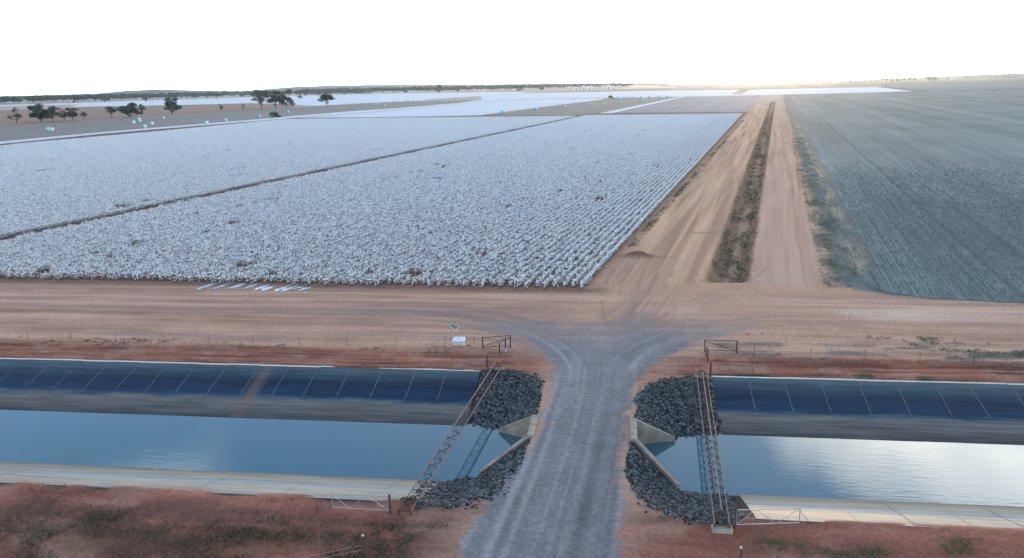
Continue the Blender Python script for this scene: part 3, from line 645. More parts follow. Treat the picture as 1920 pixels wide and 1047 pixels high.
for i in range(2):
    c_ = MB().box((-.27+i*.275, -.19, .018), (-.005+i*.275, .19, .024)).build('cell_pane', M['panel'], pn)
MB().tube((.02, 0, 1.72), (.2, -.05, 1.7), .016, n=5).build('bracket', M['galv'], root)

# ------------------------------------------------------------------ puddles shining in the furrow ends
M['puddle'] = plain('sky_white_water', (.52, .54, .56), .06, var=.1, spec=.8)  # whitish base colour stands in for the sky reflected in the puddles
for i, (x0, y0, x1, y1) in enumerate(((369,544.5,410,529.5),(400,543.5,440,528.5),(424,543,458,531.5),(431,543.5,462,532),(452,544.5,483,533),(474,546.5,506,534),(490,546.5,517,535.5),(514,548,549,533.5),(527,548,560,534.5),(541,543.5,572,538.5),(558,546.5,584,539))):
    a, b = gp(x0, y0), gp(x1, y1); d = (b-a); s = Vector((-d.y, d.x, 0)).normalized(); L_ = d.length
    v = []; nn = 12
    for k in range(nn+1):
        t = k/nn; w = (sin(pi*t)**.8)*(.40+.16*sin(5*t+i)); m_ = a+d*t; v += [m_+s*w+Vector((0, 0, .045)), m_-s*w*.8+Vector((0, 0, .045))]
    o = link('puddle', mesh('puddle', v, [(2*k, 2*k+1, 2*k+3, 2*k+2) for k in range(nn)]), M['puddle']); tag(o, 'shallow water shining between furrow ends at the cotton edge', None, None, 'structure')
# ------------------------------------------------------------------ cotton
_ico = bmesh.new(); bmesh.ops.create_icosphere(_ico, subdivisions=1, radius=1)
ICO_V = np.array([v.co[:] for v in _ico.verts]); ICO_F = [tuple(v.index for v in f.verts) for f in _ico.faces]; _ico.free()
ICO_V = ICO_V/np.linalg.norm(ICO_V, axis=1)[:, None]
_ic0 = bmesh.new(); bmesh.ops.create_icosphere(_ic0, subdivisions=1, radius=1); _ic0.free()
OCT_V = np.array([(1,0,0),(-1,0,0),(0,1,0),(0,-1,0),(0,0,1),(0,0,-1)], float); OCT_F = [(0,2,4),(2,1,4),(1,3,4),(3,0,4),(2,0,5),(1,2,5),(3,1,5),(0,3,5)]
def cotton_mesh(name, length, nb, ns, seed, detail, top=.98):
    r_ = np.random.default_rng(seed); V = []; Fc = []; mi = []
    def put(v, f, m):
        b0 = sum(len(a) for a in V); V.append(np.asarray(v, float)); Fc.extend(tuple(j+b0 for j in q) for q in f); mi.extend([m]*len(f))
    bv, bf = (OCT_V, OCT_F)
    for _ in range(nb):
        p = np.array([np.clip(r_.normal(0, .13), -.27, .27), r_.uniform(-length/2, length/2), top*(1-.72*r_.random()**1.7)*r_.uniform(.85, 1.08)])
        for _k in range(2 if detail else 1):
            s = r_.uniform(.034, .058) if detail else r_.uniform(.034, .055)
            ang = r_.uniform(0, 6.28, 2); R_ = np.array(Matrix.Rotation(ang[0], 3, 'Z') @ Matrix.Rotation(ang[1], 3, 'X'))
            put((bv*s*r_.uniform(.7, 1.3, (len(bv), 1))) @ R_.T*np.array([1, 1, 1.15])+p+r_.normal(0, .035, 3)*(_k > 0), bf, 0)
    for _ in range(ns):
        y = r_.uniform(-length/2, length/2); x = r_.normal(0, .05); h = r_.uniform(.6, .98)*top
        tip = np.array([x+r_.normal(0, .1), y+r_.normal(0, .08), h]); w = .012
        put([(x-w, y, 0), (x+w, y, 0), (x, y+w*1.6, 0), tip], [(0, 1, 3), (1, 2, 3), (2, 0, 3)], 1)
        for _k in range(4):
            t = r_.uniform(.25, .9); a = np.array([x, y, 0])*(1-t)+tip*t; e = a+np.array([r_.normal(0, .22), r_.normal(0, .16), r_.uniform(.05, .22)])
            put([a+(0, 0, -.012), a+(0, 0, .012), e], [(0, 1, 2)], 1)
            n_ = r_.normal(0, 1, 3); n_ /= np.linalg.norm(n_); q = np.cross(n_, (0, 0, 1))*.06
            put([e-q, e+q, e+n_*.13-(0, 0, .03)], [(0, 1, 2)], 1)
    me = mesh(name, np.concatenate(V), Fc); me.materials.append(M['boll']); me.materials.append(M['stalk']); me.polygons.foreach_set('material_index', mi); return me
def scatter(name, protos, pts, rot, scl, var, lb, cat=None, tilt=None):
    """one object whose points carry copies of a few small meshes"""
    pc = bpy.data.collections.new(name+'_kinds')
    for i, m_ in enumerate(protos): pc.objects.link(bpy.data.objects.new('%s_kind_%02d' % (name, i), m_))
    me = bpy.data.meshes.new(name); me.vertices.add(len(pts)); me.vertices.foreach_set('co', np.asarray(pts, np.float32).ravel())
    def attr(n_, t, data, key='value'):
        a = me.attributes.new(n_, t, 'POINT'); a.data.foreach_set(key, np.asarray(data).ravel())
    R_ = np.zeros((len(pts), 3), np.float32); R_[:, 2] = rot
    if tilt is not None: R_[:, 0] = tilt
    attr('rot', 'FLOAT_VECTOR', R_, 'vector'); attr('scl', 'FLOAT', np.asarray(scl, np.float32)); attr('var', 'INT', np.asarray(var, np.int32))
    me.update(); o = bpy.data.objects.new(name, me); col.objects.link(o)
    g = bpy.data.node_groups.new(name+'_spread', 'GeometryNodeTree')
    g.interface.new_socket('Geometry', in_out='INPUT', socket_type='NodeSocketGeometry'); g.interface.new_socket('Geometry', in_out='OUTPUT', socket_type='NodeSocketGeometry')
    N, L_ = g.nodes, g.links; gi = N.new('NodeGroupInput'); go = N.new('NodeGroupOutput')
    ci = N.new('GeometryNodeCollectionInfo'); ci.inputs['Collection'].default_value = pc; ci.inputs['Separate Children'].default_value = True; ci.inputs['Reset Children'].default_value = True
    ip = N.new('GeometryNodeInstanceOnPoints'); ip.inputs['Pick Instance'].default_value = True
    def named(n_, t):
        a = N.new('GeometryNodeInputNamedAttribute'); a.data_type = t; a.inputs['Name'].default_value = n_; return [s for s in a.outputs if s.enabled and s.name == 'Attribute'][0]
    L_.new(gi.outputs[0], ip.inputs['Points']); L_.new(ci.outputs[0], ip.inputs['Instance'])
    L_.new(named('var', 'INT'), ip.inputs['Instance Index']); L_.new(named('scl', 'FLOAT'), ip.inputs['Scale'])
    e2r = N.new('FunctionNodeEulerToRotation'); L_.new(named('rot', 'FLOAT_VECTOR'), e2r.inputs[0]); L_.new(e2r.outputs[0], ip.inputs['Rotation'])
    L_.new(ip.outputs[0], go.inputs[0]); md = o.modifiers.new('spread', 'NODES'); md.node_group = g
    tag(o, lb, cat, None, 'stuff'); return o
def line_x(Y, p, q): return p[0]+(Y-p[1])*(q[0]-p[0])/(q[1]-p[1])
RS = .179; RANG = -atan(RS)
DIV0, DIV1 = (-95.1, 110.6), (-20.5, 616.)
b1, b2, b3, b4 = at(-200, 293, .9), at(0, 272.5, .9), at(530, 224, .9), at(640, 222, .9)
b5 = at(1095, 217.5, .9)
BK1 = [at(1112, 216.3, .9), at(1394, 213, .9)]
BK2 = [b1, b2, at(300, 246, .9), b3, b4, b5]
segs = [cotton_mesh('cotton_row', 1.0, 62, 6, 100+i, False) for i in range(8)]
fpts, fvar = {1: [], 2: []}, {1: [], 2: []}
bare = [(at(255, 466), 1.1), (at(182, 484), .8), (at(810, 447), .9), (at(905, 486), .8), (at(455, 508), 1.0), (at(700, 520), .7)]
indiv = []
for k in range(0, 560):
    x0 = -4.0-1.016*k
    yf = 85.5-.0277*(x0+3.7)+random.uniform(-.5, .6)+.7*float(fbm(np.array(x0/7.), np.array(2.), 2)-.5)
    if k < 76:
        for j in range(4): indiv.append((x0+RS*(yf+.36*j-85.5)+random.uniform(-.07, .07), yf+.36*j+random.uniform(-.06, .06)))
        yf += 1.75
    else: yf += .3
    Y = np.arange(yf, 660., 1.0)+rng.uniform(-.1, .1); X = x0+RS*(Y-85.5)+rng.normal(0, .05, len(Y))
    Y = Y+rng.normal(0, .05, len(Y))
    keep = (X > -.83*Y-25)
    X, Y = X[keep], Y[keep]
    if not len(X): continue
    dl = X-line_x(Y, DIV0, DIV1); 
    f1 = (dl > 2.2) & (Y < np.interp(X, [BK1[0][0], BK1[1][0]], [BK1[0][1], BK1[1][1]]))
    by = np.interp(X, [b[0] for b in BK2], [b[1] for b in BK2])
    f2 = (dl < -2.0) & (Y < by)
    thin = fbm(X/4, Y/9, 3) < .80
    for b, r in bare: thin &= ~(np.hypot((X-b[0])*.8, (Y-b[1])*.7) < r*(.7+.6*rng.random(len(X))))
    for i, f in ((1, f1), (2, f2)):
        m_ = f & thin; fpts[i].append(np.stack([X[m_], Y[m_], np.zeros(m_.sum())], -1))
for i, lb in ((1, 'white cotton crop in rows from the headland to the far path, right of the divider'), (2, 'white cotton crop left of the dark dividing path')):
    p = np.concatenate(fpts[i]); n_ = len(p)
    scatter('cotton_crop', segs, p, np.full(n_, RANG)+pi*rng.integers(0, 2, n_), rng.uniform(.82, 1.12, n_), rng.integers(0, 8, n_), lb, 'cotton')
plants = [cotton_mesh('cotton_plant', .34, 14, 3, 300+i, True) for i in range(6)]
for i, (x, y) in enumerate(sorted(indiv, key=lambda q: q[1])[:300]):
    o = bpy.data.objects.new('cotton_plant', plants[i % 6]); col.objects.link(o); o.location = (x, y, float(height(x, y))); s = random.uniform(.8, 1.15); o.scale = (s, s, s*random.uniform(.85, 1.1)); o.rotation_euler = (random.uniform(-.12, .12), random.uniform(-.12, .12), random.uniform(0, 6.28))
    tag(o, 'open white cotton plant at the row ends along the headland track', 'cotton plant', 'cotton plants at the front of the field')

# ------------------------------------------------------------------ fields as sheets
def crop_mat(name, c1, c2, rowang, rowstep, contrast, blotch, rough=.95, speck=6., lines=False):
    m, n, l, b = new_mat(name); b.inputs['Roughness'].default_value = rough; b.inputs['Specular IOR Level'].default_value = .1
    g = n.new('ShaderNodeNewGeometry'); mp = n.new('ShaderNodeMapping'); mp.inputs['Rotation'].default_value = (0, 0, rowang); l.new(g.outputs['Position'], mp.inputs['Vector'])
    s = n.new('ShaderNodeSeparateXYZ'); l.new(mp.outputs[0], s.inputs[0])
    def stripes(scale_x, scale_y, det):
        q = n.new('ShaderNodeMapping'); q.inputs['Scale'].default_value = (scale_x, scale_y, 1); l.new(mp.outputs[0], q.inputs['Vector'])
        t = n.new('ShaderNodeTexNoise'); t.inputs['Scale'].default_value = 1; t.inputs['Detail'].default_value = det; t.inputs['Roughness'].default_value = .6; l.new(q.outputs[0], t.inputs['Vector']); return t.outputs['Fac']
    a = stripes(1/rowstep, .02, 2); w = stripes(.11, .0015, 2); bl = stripes(.02, .012, 4); sp_ = stripes(speck, speck, 2)
    mm = None
    for f, k in ((a, contrast), (w, contrast*.9), (bl, blotch), (sp_, contrast*.8)):
        t = n.new('ShaderNodeMath'); t.operation = 'MULTIPLY_ADD'; l.new(f, t.inputs[0]); t.inputs[1].default_value = k
        if mm is None: t.inputs[2].default_value = .5-.5*(contrast*2.7+blotch)
        else: l.new(mm.outputs[0], t.inputs[2])
        mm = t
    x = n.new('ShaderNodeMix'); x.data_type = 'RGBA'; x.inputs['A'].default_value = (*c1, 1); x.inputs['B'].default_value = (*c2, 1); x.clamp_factor = True
    l.new(mm.outputs[0], x.inputs['Factor'])
    if lines:                                   # wheel lines pressed into the stubble
        tl = stripes(.75, .0006, 1); mr = n.new('ShaderNodeMapRange'); mr.inputs['From Min'].default_value = .60; mr.inputs['From Max'].default_value = .68; mr.inputs['To Min'].default_value = 1; mr.inputs['To Max'].default_value = .66; l.new(tl, mr.inputs['Value'])
        v = n.new('ShaderNodeMix'); v.data_type = 'RGBA'; v.blend_type = 'MULTIPLY'; v.inputs['Factor'].default_value = 1; l.new(x.outputs['Result'], v.inputs['A']); l.new(mr.outputs[0], v.inputs['B']); l.new(v.outputs['Result'], b.inputs['Base Color'])
    else: l.new(x.outputs['Result'], b.inputs['Base Color'])
    return m
UANG = atan(SH)
M['stubble'] = crop_mat('grey_stubble', (.085, .11, .105), (.29, .325, .305), UANG, .42, 1.2, .8, lines=True)
M['fcotton'] = crop_mat('far_cotton', (.52, .53, .55), (.80, .81, .84), UANG, 1.0, .5, .5)
M['picked'] = crop_mat('half_picked_cotton', (.20, .185, .185), (.38, .37, .38), UANG, 4., .8, .8)
M['harvested'] = crop_mat('harvested_ground', (.19, .165, .145), (.32, .28, .24), UANG, 3., .6, .8)
M['bare'] = crop_mat('bare_red_paddock', (.25, .145, .105), (.38, .245, .18), UANG, 6., .5, .9)
M['greenband'] = crop_mat('green_grey_crop', (.14, .17, .16), (.24, .27, .26), UANG, 5., .6, .6)
M['palefield'] = crop_mat('pale_stubble', (.36, .33, .30), (.55, .52, .49), UANG, 8., .5, .9)
def slab(name, pxs, ztop, mat, lb, kind, cat=None, zb=-.05):
    P_ = [at(x, y, ztop) for x, y in pxs]; mb = MB()
    me_ = None; mb.prism([(p[0], p[1]) for p in P_], zb, ztop); o = mb.build(name, mat); tag(o, lb, cat, None, kind); return o
# the big grey-green field right of the roads, with a ragged near edge
edge = []
for Y in np.concatenate([np.arange(960, 140, -12.), np.arange(140, 97, -1.2)]): edge.append((29.3+float(shear(np.array(Y)))+1.1*(float(fbm(np.array(Y/3.), np.array(1.), 3))-.5)*(1 if Y < 200 else .6), Y))
edge += [(28.6, 95.5), (27.8, 93.), (27.2, 91.), (26.9, 89.2), (27.2, 87.6), (28.3, 86.2), (29.9, 85.0)]
for X in np.arange(31, 130, .9): edge.append((X, float(np.interp(X, [29, 40, 70, 200], [84.4, 82.4, 80.4, 76]))+.9*(float(fbm(np.array(X/1.7), np.array(4.), 3))-.5)))
edge += [(300, 74.), (900, 900.)] 
bk = [at(2080, 167.5), at(1920, 168.5), at(1752, 172.5), at(1711, 173), at(1600, 175.5), at(1480, 180)]
edge += [(float(p[0]), float(p[1])) for p in bk]
bm = bmesh.new(); vv = [bm.verts.new((x, y, .05)) for x, y in edge]; fc = bm.faces.new(vv); bm.normal_update()
if fc.normal.z < 0: fc.normal_flip()
bmesh.ops.triangulate(bm, faces=bm.faces); me = bpy.data.meshes.new('stubble_field'); bm.to_mesh(me); bm.free()
o = link('stubble_field', me, M['stubble']); tag(o, 'wide grey green stubble field right of the farm roads', None, None, 'structure')
FAR = [
 ('harvested_field', [(-150,258),(0,239),(203,223.5),(335,216),(484,207.5),(546,202),(678,194.5),(738,191.5),(920,187.7),(856,193.5),(755,202),(660,208.4),(530,219),(200,246.5),(0,265),(-150,282)], .06, 'harvested', 'brown harvested field dotted with cyan bales', 'structure'),
 ('bare_paddock', [(-150,226),(0,207.5),(101,203.5),(203,199.5),(335,197.4),(470,194),(560,198),(546,202),(484,207.5),(335,216),(203,223.5),(0,239),(-150,258)], .05, 'bare', 'bare reddish paddock behind the row of trees', 'structure'),
 ('cotton_crop', [(-150,205),(0,197),(140,193),(260,189),(360,186),(543,180),(660,176.5),(795,174.5),(960,173),(1000,174),(920,179.3),(816,185.3),(784,189.5),(738,191),(677,193.5),(586,198.7),(551,196),(470,193.5),(335,197),(240,198.8),(130,200.5),(150,196),(0,199.5),(-150,207)], .25, 'fcotton', 'distant pale cotton behind the reddish paddock and trees', 'stuff'),
 ('cotton_crop', [(530,219.5),(660,208.8),(755,202.3),(856,193.8),(905,187),(900,181),(974,176.2),(1022,174.7),(1103,173.2),(1204,171),(1300,170),(1388,168.3),(1370,176),(1425,178.5),(1300,181),(1200,182.8),(1143,183.3),(1056,185),(995,185.9),(920,189.2),(772,203),(660,212.5),(560,220)], .25, 'fcotton', 'long white cotton strip running to the far paddocks', 'stuff'),
 ('cotton_crop', [(560,221),(660,213.8),(772,204.3),(920,190.1),(995,186.8),(1056,186.1),(1132,185.3),(1130,186.9),(1056,195.7),(951,209.2),(900,216.2),(795,218.4),(660,220)], .25, 'fcotton', 'white cotton wedge behind the two front fields', 'stuff'),
 ('cotton_crop', [(-150,283),(0,265.5),(200,247),(530,219.7),(560,220.3),(200,249.5),(0,269.5),(-150,288)], .25, 'fcotton', 'narrow cotton strip beside the brown harvested field', 'stuff'),
 ('harvested_field', [(900,216.2),(951,209.3),(1056,195.8),(1145,184),(1282,181.3),(1128,211.6),(1080,215.5),(960,217)], .06, 'harvested', 'brown harvested wedge with a row of cyan bales', 'structure'),
 ('cotton_crop', [(1124,212.6),(1279,181.2),(1284,181.4),(1150,212)], .25, 'fcotton', 'thin white unpicked strip between two brown fields', 'stuff'),
 ('cotton_crop', [(1151,212),(1285,181.4),(1428,179.2),(1404,209.7)], .2, 'picked', 'greyish part picked cotton field before the far path', 'stuff'),
 ('cotton_crop', [(1390,177),(1404,169),(1500,166.5),(1644,163.6),(1711,171),(1640,173.5),(1430,178.5)], .25, 'fcotton', 'far white cotton block beyond the end of the road', 'stuff'),
 ('crop_field', [(1671,159),(1920,155.5),(2080,153),(2080,163),(1920,166),(1752,171.5),(1664,163.5)], .3, 'greenband', 'dark grey green crop band far to the right', 'structure'),
 ('bare_paddock', [(1000,173.2),(1160,167.5),(1300,164),(1440,163),(1650,161),(1664,163.2),(1404,168),(1300,169.3),(1103,172.4)], .05, 'harvested', 'thin brown paddock band near the horizon', 'structure')]
for nm, pxs, zt, mt, lb, kd in FAR: slab(nm, pxs, zt, M[mt], lb, kd, 'field' if kd == 'stuff' else None)

# ------------------------------------------------------------------ weeds and grass (uncountable)
def tufts(name, pts, blades, hgt, spread, mat, lb):
    n_ = len(pts); pts = np.asarray(pts); B = blades
    base = np.repeat(pts, B, 0)+np.concatenate([rng.normal(0, spread, (n_*B, 2)), np.zeros((n_*B, 1))], 1)
    a = rng.uniform(0, 6.283, n_*B); h = np.repeat(rng.uniform(.5, 1.2, n_), B)*hgt*rng.uniform(.5, 1.2, n_*B); lean = rng.uniform(.2, 1.0, n_*B)*h; w = .012+.05*h
    tip = base+np.stack([np.cos(a)*lean, np.sin(a)*lean, h], -1); sd2 = np.stack([-np.sin(a)*w, np.cos(a)*w, np.zeros(n_*B)], -1)
    mid = base+(tip-base)*.55+np.array([0, 0, 1])*(h*.12)[:, None]
    V = np.stack([base-sd2*.5+np.array([0, 0, -.03]), base+sd2*.5+np.array([0, 0, -.03]), mid+sd2, mid-sd2, tip], 1).reshape(-1, 3)
    F_ = []
    for i in range(n_*B): q = 5*i; F_ += [(q, q+1, q+2, q+3), (q+3, q+2, q+4)]
    o = link(name, mesh(name, V, F_), mat); tag(o, lb, None, None, 'stuff'); return o
def field_pts(n_, x0, x1, y0, y1, cond, ushear=False):
    X = rng.uniform(x0, x1, n_); Y = rng.uniform(y0, y1, n_)
    if ushear: X = X+shear(Y)
    k = cond(X, Y); X, Y = X[k], Y[k]; return np.stack([X, Y, height(X, Y)], -1)
tufts('weeds', field_pts(9000, -2.5, -1.1, 110, 480, lambda X, Y: rng.random(len(X)) < (.12+.6*sstep(.45, .65, fbm(X/2, Y/9, 3)))*np.clip(150/Y, .3, 1), True), 7, .17, .12, M['weed'], 'green weeds on the verge between cotton and dirt road')
tufts('weeds', field_pts(9000, 9.9, 14.5, 92, 620, lambda X, Y: rng.random(len(X)) < sstep(.46, .62, fbm(X/1.5, Y/5, 3))*np.clip(160/Y, .2, 1), True), 7, .26, .14, M['weed'], 'green weeds growing in the drain between the farm roads')
tufts('grass', field_pts(5500, 9.7, 14.7, 92, 620, lambda X, Y: rng.random(len(X)) < sstep(.42, .6, fbm(X/2+5, Y/7, 3))*np.clip(160/Y, .2, 1), True), 8, .24, .14, M['drygrass'], 'dry grass on the banks of the drain between the farm roads')
tufts('grass', field_pts(11000, -45, -8.2, 27, 38.4, lambda X, Y: rng.random(len(X)) < .8*sstep(.50, .64, fbm(X/4+2, Y/1.5+8, 4))*(.25+.75*(1-sstep(33, 37, Y)))), 8, .13, .2, M['drygrass'], 'dry brown and olive grass on the near bank left of the road')
tufts('weeds', field_pts(8000, -40, -8.5, 27, 36.5, lambda X, Y: rng.random(len(X)) < .7*sstep(.57, .68, fbm(X/3+7, Y/1.4+3, 4))), 8, .14, .2, island('olive_weed', (.04, .055, .03), (.10, .11, .06), .9), 'dark green weeds on the near bank left of the road')
gq = [(1510, 1030, .8), (1618, 1036, .9), (1640, 1040, .7), (1800, 1015, .9), (1795, 1030, .6), (1450, 1020, .5), (1570, 1042, .5), (1400, 705, .5), (1430, 706, .5), (1418, 706, .4), (1620, 705, .4), (1735, 712, .3)]
pts = []
for x, y, r in gq:
    c = hit(x, y)
    for _ in range(46): 
        X, Y = c.x+random.gauss(0, r*.8), c.y+random.gauss(0, r*.45 if y > 800 else .12); pts.append((X, Y, float(height(X, Y))))
tufts('weeds', pts, 7, .11, .14, M['weed'], 'scattered green weeds on the canal banks right of the road')
tufts('weeds', field_pts(2600, 11, 45, 65.0, 70.5, lambda X, Y: rng.random(len(X)) < sstep(.60, .70, fbm(X/2.5, Y/1.0, 3))*(.3+.7*sstep(14, 18, X))), 7, .15, .12, M['weed'], 'low green weeds beside the headland track on the right')
tufts('grass', field_pts(9000, 8.5, 50, 63.2, 68.0, lambda X, Y: rng.random(len(X)) < sstep(.48, .62, fbm(X/3, Y/.8, 4))*.6), 7, .09, .18, island('grey_litter', (.20, .185, .16), (.42, .40, .35), .9), 'grey dry litter along the far bank on the right')
tufts('weeds', field_pts(16000, 22.6, 26.8, 88, 330, lambda X, Y: rng.random(len(X)) < (.15+.6*sstep(.45, .6, fbm(X/1.5, Y/4, 3)))*np.clip(120/Y, .3, 1), True), 7, .13, .13, island('field_weed', (.10, .13, .095), (.22, .24, .18), .9), 'grey green weeds at the ragged edge of the right field')
tufts('grass', field_pts(900, -56, -9, 63.3, 65.5, lambda X, Y: rng.random(len(X)) < sstep(.55, .66, fbm(X/3, Y, 3))), 7, .14, .12, M['drygrass'], 'sparse dry grass under the wire fence on the left')
# stalk rows in the near part of the right field
def stalk_mesh(seed):
    r_ = np.random.default_rng(seed); V = []; F_ = []
    for _ in range(11):
        p = np.array([r_.normal(0, .06), r_.uniform(-.3, .3), 0]); h = r_.uniform(.10, .24); e = p+np.array([r_.normal(0, .07), r_.normal(0, .07), h]); w = r_.uniform(.012, .03); a = r_.uniform(0, 6.28); q = np.array([cos(a)*w, sin(a)*w, 0])
        b0 = len(V); V += [p-q, p+q, e+q*.4, e-q*.4]; F_.append((b0, b0+1, b0+2, b0+3))
    return mesh('stalks', V, F_)
M['stalks'] = island('grey_stalk', (.075, .092, .084), (.31, .335, .30), .9)
st = [stalk_mesh(900+i) for i in range(6)]
for m_ in st: m_.materials.append(M['stalks'])
ep = [(x, y) for x, y in edge]
sx_, sy_ = [], []
for k in range(0, 300):
    Y = np.arange(80, 240, .6)+rng.uniform(-.2, .2); X = 24.8+.5*k+shear(Y)+.1845*(Y-90)*(Y < 90)+rng.normal(0, .04, len(Y)); sx_.append(X); sy_.append(Y)
X, Y = np.concatenate(sx_), np.concatenate(sy_); ok = (X < .46*Y+14) & ((sdist(X, Y, [e for e in edge if e[1] < 330][:] + [(300, 330.)]) > .15) | ((X-shear(Y) < 30) & (Y > 92) & (rng.random(len(X)) < .7*fbm(X/1.5+3, Y/5, 3)+.1))) & (rng.random(len(X)) < np.clip((240-Y)/120, 0, 1)**1.3*(.5+.6*fbm(X/3, Y/4, 3)))
X, Y = X[ok], Y[ok]; n_ = len(X)
scatter('stubble_stalks', st, np.stack([X, Y, np.full(n_, .05)], -1), np.full(n_, -UANG), rng.uniform(.7, 1.3, n_), rng.integers(0, 6, n_), 'short grey stalk rows in the near part of the right field', 'stubble')

# ------------------------------------------------------------------ trees
def tree_parts(seed, h, w, leaf, sparse=1., low=.35, nleaf=800, clumps=14):
    r_ = random.Random(seed); g_ = np.random.default_rng(seed); tr = MB()
    fork = h*low*r_.uniform(.7, 1.0); tr.tube((0, 0, -.4), (r_.uniform(-.04, .04)*h, 0, fork), h*.035, h*.024, n=7)
    top = Vector((r_.uniform(-.04, .04)*h, 0, fork)); cl = []
    for i in range(clumps):
        a = 6.283*i/clumps+r_.uniform(-.5, .5); rad = w/2*r_.uniform(.15, .80); zc = h*(low+ (1-low)*r_.uniform(.22, .92)); 
        if rad > .6*w/2: zc = h*(low+(1-low)*r_.uniform(.1, .65))
        c = Vector((cos(a)*rad, sin(a)*rad, zc)); m_ = top.lerp(c, .5)+Vector((0, 0, -.04*h)); tr.tube(top, m_, h*.014, h*.009, n=5, cap=False); tr.tube(m_, c, h*.009, h*.003, n=5, cap=False)
        cl.append((np.array(c), w*r_.uniform(.15, .24), h*r_.uniform(.08, .14)))
    V, F_ = [], []
    for i in range(int(nleaf*sparse)):
        c, rx, rz = cl[i % clumps]; d = g_.normal(0, 1, 3); d /= np.linalg.norm(d); d *= g_.random()**.45
        p = c+d*np.array([rx, rx, rz]); s = leaf*g_.uniform(.6, 1.3); q = g_.normal(0, 1, 3); q /= np.linalg.norm(q); t = np.cross(q, g_.normal(0, 1, 3)); t /= np.linalg.norm(t)+1e-6
        b0 = len(V); V += [p-q*s, p-t*s*.45, p+q*s, p+t*s*.45]; F_.append((b0, b0+1, b0+2, b0+3))
    return tr, mesh('crown', V, F_)
def tree(px, py, hp, wp, lb, seed, mat='leaf', sparse=1., low=.35, group='trees beyond the harvested field', bush=False):
    b = at(px, py, 0.); dist = float(np.hypot(b[0], b[1])); k = dist/1530.
    h, w = hp*k, wp*k; tr, crown = tree_parts(seed, h, w, max(.38, w*.055), sparse, low)
    root = empty('tree', (b[0], b[1], 0), random.uniform(0, 6.28)); tag(root, lb, 'tree', group)
    tr.build('trunk', M['bark'], root); link('crown', crown, M[mat], root); return root
TR = [(32,231,23,22,'leaf',.35,.35,'thin sparse tree leftmost in the row beyond the harvested field'),
 (77,229,28,33,'leaf',1.5,.18,'large dense dark tree leftmost big one beyond the harvested field'),(99,229,24,28,'leaf',.7,.4,'open tree just right of the large dense dark tree'),
 (121,227,17,18,'leaf',.5,.5,'small umbrella shaped tree fourth in the left row'),(137,227,20,23,'leaf',.7,.5,'round topped tree fifth in the left row'),(158,224,13,12,'leaf',.5,.5,'small slanting tree at the right end of the left row'),
 (210,222,20,21,'leaf',.5,.6,'flat topped tree standing alone above the harvested field'),(244,221,23,34,'leaf',1.5,.15,'wide fan shaped bushy tree behind four clustered cyan bales'),(267,214,17,13,'leaf',.8,.3,'narrow tree just right of the fan shaped tree'),
 (323,216,28,30,'leaf',1.2,.3,'big dark tree with notched crown right of the cyan bale cluster'),(415,209,11,8,'leaf',.6,.4,'tiny dark tree alone on the reddish paddock'),(456,207,14,8,'palegum',.12,.5,'bare thin tree left of the tree trio'),
 (490,204.5,37,30,'palegum',1.1,.3,'tall pale tree leftmost of the trio by the green picker'),(517,203,28,30,'leaf',1.5,.25,'dense round tree in the middle of the trio'),(537,201,29,26,'leaf',1.5,.2,'dark tree rightmost of the trio by the green picker'),
 (613,198.5,24,29,'leaf',1.0,.3,'spreading tree alone right of the trio'),(274,193,13,10,'leaf',.8,.3,'small tree on the pale cotton above the fan shaped tree'),(197,194,12,15,'leaf',.7,.4,'small tree on the pale cotton above the flat topped tree'),
 (139,194.5,5,5,'leaf',1,.2,'tiny bush on the far pale cotton near the left'),(454,183,8,9,'leaf',1.2,.15,'low bush on the pale cotton left of the trio'),(563,187,8,9,'leaf',1.2,.2,'round bush on the pale cotton right of the trio'),
 (573,181,14,14,'leaf',.9,.35,'tree on the far edge above the round bush'),(597,180.5,9,9,'leaf',.8,.35,'small tree left of the spreading lone tree at the far edge'),(643,178.5,9,10,'leaf',.7,.4,'small tree right of the spreading lone tree at the far edge'),
 (665,177.5,9,11,'leaf',.9,.3,'broad low tree at the far edge before the long wood'),(694,177,11,9,'leaf',.8,.35,'far edge tree above the first distant bale'),(717,175.5,9,7,'leaf',.8,.35,'slim far edge tree left of centre'),
 (759,175.5,9,11,'leaf',1,.25,'rounded far edge tree near the middle of the long wood'),(824,176,17,13,'leaf',1.1,.3,'taller dark far edge tree near the distant bale line'),(857,175,14,10,'leaf',1,.3,'second taller far edge tree right of the distant bale line start'),
 (972,172,12,13,'leaf',1.1,.25,'dark far edge tree left of the white sheds'),(1016,171,9,11,'leaf',1,.2,'squat far edge tree closest left of the white sheds')]
for i, (px, py, hp, wp, mt, spz, lw, lb) in enumerate(TR): tree(px, py, hp*1.04, wp*1.12, lb, 40+i, mt, spz*1.15, lw*.62)
# row of trees on the right horizon, each one its own
fkinds = []
for i in range(7):
    tr, crown = tree_parts(500+i, 22, 22, 1.5, .55, .25, 420, 9); tm = mesh('trunk', tr.v, tr.f); tm.materials.append(M['bark']); crown.materials.append(M['leaf']); fkinds.append((tm, crown))
def far_dir(px, dist):
    d = ray(px, 182.5-.0216*px); d = d/np.hypot(d[0], d[1]); return d[0]*dist, d[1]*dist
def far_tree(px, dist, s, k, lb, group):
    x, y = far_dir(px, dist); root = empty('tree', (x, y, 0), random.uniform(0, 6.28)); root.scale = (s, s, s*random.uniform(.85, 1.1)); tag(root, lb, 'tree', group)
    o = link('trunk', fkinds[k][0], None, root); o = link('crown', fkinds[k][1], None, root)
xpx = 1468.
while xpx < 1722:
    far_tree(xpx, random.uniform(4700, 5050), random.uniform(.8, 1.3), random.randrange(7), 'hazy tree in the long row on the right horizon', 'row of trees on the right horizon'); xpx += random.uniform(5.5, 10.5) if not 1500 < xpx < 1520 else 12
